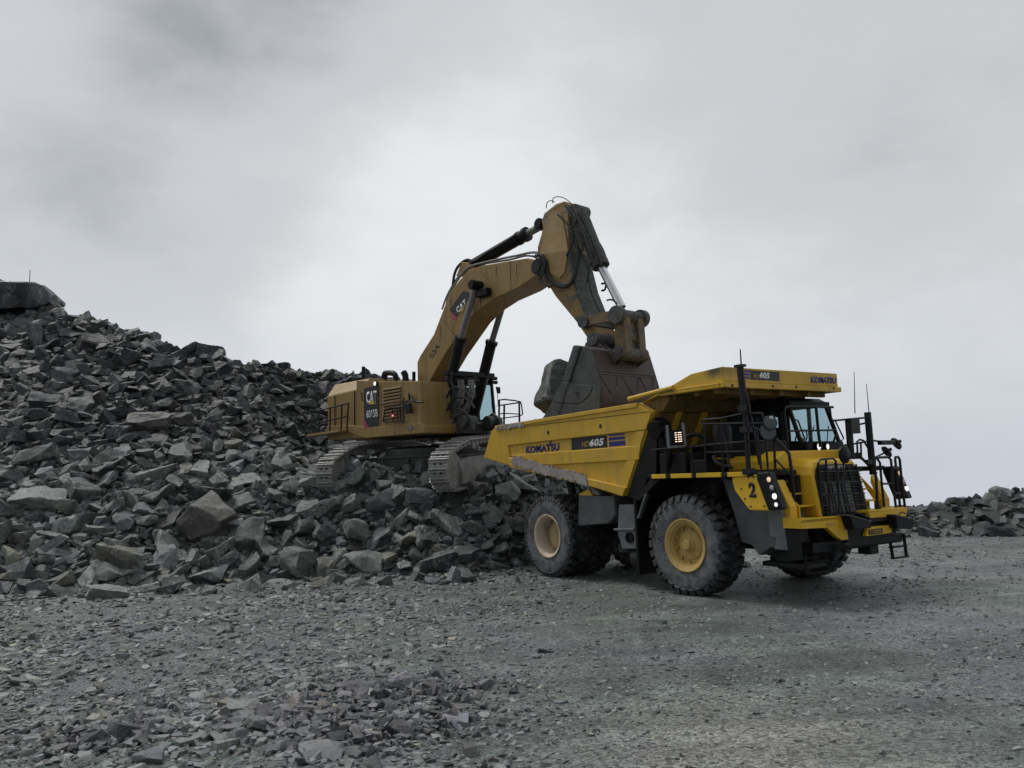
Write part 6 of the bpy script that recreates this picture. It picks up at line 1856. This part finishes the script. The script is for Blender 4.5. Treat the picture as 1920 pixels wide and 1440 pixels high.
# safety bank at the right, and its back
for _ in range(2600):
    x = prng.uniform(5, 26); y = prng.uniform(28.4, 34.5)
    if float(berm(x, y)) < 0.02: continue
    r_ = 0.12 + 0.22 * prng.random() ** 2
    try_place(x, y, r_, 0.62)
for _ in range(90):
    x = prng.uniform(8, 25); y = prng.uniform(30.0, 32.2)
    if float(berm(x, y)) < 0.3: continue
    try_place(x, y, prng.uniform(0.42, 0.80), 0.66)
arr = np.array(placed)
pos = np.stack([arr[:, 0], arr[:, 1], terrain(arr[:, 0], arr[:, 1])], -1)
size = arr[:, 2] * 2.25
pos[:, 2] += arr[:, 2] * rng.uniform(-0.15, 0.35, len(arr))
px_, py_, dep = proj_np(pos)
appar = size * CAM_F / dep
seen = (px_ > -30) & (px_ < 1950) & (py_ > 450) & (py_ < 1460) & (pos[:, 2] >= 0)
# hidden behind the machines or over the crest
hid = ((px_ > 1060) & (px_ < 1680) & (py_ < 1060)) | ((px_ > 985) & (px_ < 1110) & (py_ > 930) & (dep > 23.5)) | ((px_ > 610) & (px_ < 925) & (py_ < 880) & (dep > 30))
uu = pos[:, 0] / pos[:, 1]
crest = (pos[:, 2] + 0.2 < terrain(pos[:, 0] * 0.93, pos[:, 1] * 0.93) + 0.0) 
zline = CAM_H + (pos[:, 2] - CAM_H) * 0.94
hid |= terrain(pos[:, 0] * 0.94, pos[:, 1] * 0.94) > zline + 0.35
score = np.where(seen & ~hid, appar, 0)
order = np.argsort(-score)
N_SINGLE = 272
single = order[:N_SINGLE]
rest = order[N_SINGLE:]
tilt = np.where(rng.random(len(arr)) < 0.3, 0.9, 0.38)
rots = rot_mats(len(arr), 1.0, rng)
az = rng.uniform(0, 2 * np.pi, len(arr))
def single_rot(i):
    return (rng.normal(0, 0.45), rng.normal(0, 0.45), az[i])
def zone(i):
    x, y, z = pos[i]; u = px_[i]; v_ = py_[i]
    if x > 4.5: return 'bank'
    if u > 930: return 'wheel'
    if u > 560 and v_ > 880 and v_ < 985: return 'tracks'
    if u > 560 and v_ >= 985: return 'front'
    if u > 560: return 'behind'
    if v_ > 1010: return 'foot'
    if v_ < 760: return 'upper'
    if u < 260: return 'midleft'
    return 'mid'
ZONES = {
    'bank': ('in the low rock bank right of the dump truck', 'boulders in the far rock bank'),
    'wheel': ('in the heap close beside the truck\'s rear wheel', 'boulders beside the rear wheel'),
    'tracks': ('on the bank just below the excavator\'s tracks', 'boulders below the excavator tracks'),
    'front': ('at the heap front between brown boulder and rear wheel', 'boulders at the front of the heap'),
    'behind': ('in the dark slope behind the excavator', 'boulders behind the excavator'),
    'foot': ('at the foot of the heap, on its left half', 'boulders at the left foot of the heap'),
    'upper': ('high on the dark slope near the skyline', 'boulders high on the slope'),
    'midleft': ('halfway up the heap at its far left', 'boulders halfway up the far left of the heap'),
    'mid': ('halfway up the heap left of the excavator', 'boulders halfway up left of the excavator')}
SHAPES = ('flat slab of rock', 'long block of rock', 'chunky block of rock', 'wedge-shaped rock')
med_app = {}
for i in single: med_app.setdefault(zone(i), []).append(size[i])
def link_boulder(me, loc, rot_, s, label, cat, group, mat=None):
    o = bpy.data.objects.new('boulder', me)
    o.location = loc; o.rotation_euler = rot_; o.scale = s
    col.objects.link(o)
    if mat:
        o.material_slots[0].link = 'OBJECT'; o.material_slots[0].material = M[mat]
    return tag(o, label, cat, group)
for i in single:
    zn = zone(i); sh = int(rng.choice([0, 0, 0, 1, 1, 2, 3, 3])) + 4 * int(rng.integers(0, len(BIG) // 4))
    s_ = size[i] * 1.02
    big_ = 'Large' if size[i] >= np.quantile(med_app[zn], 0.8) else 'Small' if size[i] <= np.quantile(med_app[zn], 0.2) else 'Middle-sized'
    where, grp = ZONES[zn]
    sc = (s_, s_ * rng.uniform(0.85, 1.1), s_ * rng.uniform(0.85, 1.15))
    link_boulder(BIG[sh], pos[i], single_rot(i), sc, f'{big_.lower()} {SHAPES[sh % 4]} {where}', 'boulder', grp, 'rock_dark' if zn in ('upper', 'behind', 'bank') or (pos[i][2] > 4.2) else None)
for x, y, z, L_, sh, rot_, mt, lab in explicit:
    s_ = L_ / 0.95
    up = 0.30 * L_
    link_boulder(BIG[sh], (x, y, z + up * 0.5), rot_, (s_, s_, s_), lab, 'boulder', None, mt if mt != 'rock' else None)
# rubble: everything smaller
fa = np.array(fine)
fpos = np.stack([fa[:, 0], fa[:, 1], terrain(fa[:, 0], fa[:, 1])], -1)
allpos = np.concatenate([pos[rest], fpos]); allsz = np.concatenate([size[rest], fa[:, 2] * 2.2])
n_ = len(allpos)
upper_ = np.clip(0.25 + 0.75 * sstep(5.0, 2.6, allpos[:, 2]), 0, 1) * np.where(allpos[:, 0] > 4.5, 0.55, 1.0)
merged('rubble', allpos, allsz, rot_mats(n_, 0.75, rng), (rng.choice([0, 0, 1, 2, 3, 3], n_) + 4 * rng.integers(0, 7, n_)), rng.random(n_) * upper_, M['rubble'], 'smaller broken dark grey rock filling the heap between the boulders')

# boulder carried in the bucket
p = at('exc', 1046, 724, 'y', -0.3)
A_ = Matrix.Rotation(-EP, 3, 'Z')
wpos = EO + A_ @ p
bm = stone_shape(781, (1.0, 0.9, 1.15), 4, 0.04, 3)
me = bpy.data.meshes.new('boulder'); bm.to_mesh(me); bm.free()
me.polygons.foreach_set('use_smooth', [True] * len(me.polygons)); me.set_sharp_from_angle(angle=R(24)); me.materials.append(M['rock_block'])
link_boulder(me, wpos, (0.35, 0.35, 1.1), (1.36, 1.32, 1.25), 'big grey-green boulder sticking out of the open side of the excavator bucket', 'boulder', None)
# stones already lying in the truck body
ld = []
for _ in range(60):
    lx, ly = random.uniform(-2.2, 3.0), random.uniform(-1.75, 1.75)
    fz = 2.45 + max(0, (1.7 - lx)) * 0.165
    q = TO + Matrix.Rotation(-TP, 3, 'Z') @ Vector((lx, ly, fz + random.uniform(0.2, 0.75)))
    ld.append((*q, random.uniform(0.35, 0.75)))
q = TO + Matrix.Rotation(-TP, 3, 'Z') @ Vector((-1.75, -0.3, 3.98)); ld.append((*q, 0.5))
ld = np.array(ld)
merged('rubble', ld[:, :3], ld[:, 3], rot_mats(len(ld), 0.8, rng), rng.integers(0, len(SMALL), len(ld)), rng.random(len(ld)), M['rubble'], 'broken rock lying in the open body of the dump truck')
# thin pole on the topmost block
x, y, z = explicit[2][:3]
pp_ = Vector((x, y, z)) + Vector((-0.2, -0.3, 0.9))
d1, d2 = ray(55, 531), ray(56.5, 506)
t_ = y / d1.y
po = MB().cyl(Vector((0, 0, CAM_H)) + d1 * t_ + Vector((0, 0, -0.5)), Vector((0, 0, CAM_H)) + d2 * t_, 0.018, seg=6).build('marker_pole', 'rail')
tag(po, 'thin dark pole standing on the huge rock block at the top of the heap', 'pole')

# ---- gravel on the floor: flakes, coarser to the left and in the foreground heap
def on_floor(x, y):
    return float(heap(x, y)) < 0.25 and float(berm(x, y)) < 0.2
gp_, gs_ = [], []
tries = 90000
gx_ = rng.uniform(-0.66, 0.66, tries); gy_ = 7.2 + 26.5 * rng.random(tries) ** 1.15
X_, Y_ = gx_ * gy_, gy_
ok = (heap(X_, Y_) < 0.3) & (berm(X_, Y_) < 0.25)
X_, Y_ = X_[ok], Y_[ok]
pxg, pyg, dg = proj_np(np.stack([X_, Y_, np.zeros_like(X_)], -1))
dens = 0.55 + 0.45 * fbm(X_ * 0.5, Y_ * 0.5, 3)
coarse = sstep(1250, 500, pxg)
dark_heap = np.exp(-(((X_ + 1.9) / 1.9) ** 2 + ((Y_ - 10.2) / 1.7) ** 2)) + 0.7 * np.exp(-(((X_ + 4.6) / 1.6) ** 2 + ((Y_ - 9.6) / 1.1) ** 2))
keep = rng.random(len(X_)) < np.clip(0.50 + 0.40 * coarse + 0.6 * dark_heap, 0, 1) * np.clip(dens, 0.25, 1)
X_, Y_, coarse, dark_heap = X_[keep], Y_[keep], coarse[keep], dark_heap[keep]
sz = (0.014 + 0.055 * rng.random(len(X_)) ** 2.8) * (0.75 + 0.6 * coarse + 0.55 * np.clip(dark_heap, 0, 1)) * (0.50 + 0.026 * Y_)
bigm = rng.random(len(X_)) < 0.02 * coarse + 0.05 * np.clip(dark_heap, 0, 1)
sz = np.where(bigm, sz * rng.uniform(1.5, 2.6, len(X_)), sz)
# near the toe of the heap the stones are larger
dt = np.abs(Y_ - np.interp(X_, _tx, _ty))
sz = sz * np.where((dt < 3.0) & (X_ < 1), 1.0 + 0.9 * (1 - dt / 3.0), 1.0)
tk = np.array([in_machine(a, b_) == 'truck' for a, b_ in zip(X_, Y_)])
sz = np.where(tk, np.minimum(sz, 0.05), sz)
P3 = np.stack([X_, Y_, terrain(X_, Y_) - sz * 0.02], -1)
tn = rng.random(len(X_)) ** 1.3
shp = rng.choice(np.array([i for i in range(len(SMALL)) if i % 4 != 2]), len(X_))
pile_ = (dark_heap + 0.35 * fbm(X_ * 1.1, Y_ * 1.1, 3) + rng.normal(0, 0.16, len(X_))) > 0.60
for sel, mt, tl, lab in ((~pile_, 'gravel', 0.40, 'loose crushed stone and flakes covering the quarry floor'), (pile_, 'gravel_dark', 0.75, 'patch of darker broken stone in the foreground gravel')):
    merged('gravel', P3[sel] + np.array([0, 0, 0.02 if mt != 'gravel' else 0.0]), sz[sel] * 2.1, rot_mats(int(sel.sum()), tl, rng), shp[sel], tn[sel], M[mt], lab)
# single larger stones lying on the floor
FOOT = [(125, 1268, 0.36, 8, 'pale wedge-shaped stone, largest on the gravel at the left edge'), (35, 1280, 0.34, 3, 'rough grey stone at the left edge beside the pale wedge-shaped one'),
        (452, 1338, 0.46, 12, 'long pale speckled stone, largest in the foreground patch of dark stones'), (485, 1378, 0.30, 6, 'greenish stone resting against the lower end of the long speckled stone'),
        (285, 1425, 0.34, 15, 'dark stone with a pale top at the bottom edge'), (435, 1372, 0.26, 4, 'flat stone under the long speckled stone, at its left'),
        (540, 1285, 0.24, 0, 'flat pale flake at the upper side of the foreground stone patch'), (598, 1184, 0.26, 10, 'lone pale stone on the gravel above the foreground patch'),
        (638, 1130, 0.28, 6, 'dark stone on the gravel just below the heap'), (232, 1240, 0.22, 9, 'flat pale stone on the gravel, to the upper right of the pale wedge'),
        (810, 1240, 0.26, 8, 'violet-grey flat stone at the right end of the foreground patch'), (940, 1360, 0.2, 2, 'blocky pale stone on the gravel right of the foreground patch'),
        (1100, 1050, 0.25, 3, 'small stone on the gravel between the truck\'s wheels'), (420, 1165, 0.30, 5, 'long stone lying on the gravel under the brown boulder'),
        (200, 1165, 0.28, 7, 'grey wedge on the gravel at left, nearer the heap')]
for px, py, L_, sh, lab in FOOT:
    d = ray(px, py); t_ = -CAM_H / d.z; x, y = d.x * t_, d.y * t_
    z = float(terrain(x, y))
    o = bpy.data.objects.new('stone', BIG[sh]); col.objects.link(o)
    o.location = (x, y, z + L_ * 0.10); o.rotation_euler = (rng.normal(0, .2), rng.normal(0, .2), rng.uniform(0, 6)); o.scale = (L_, L_, L_ * 0.85)
    o.material_slots[0].link = 'OBJECT'; o.material_slots[0].material = M['foot']
    tag(o, lab, 'stone')
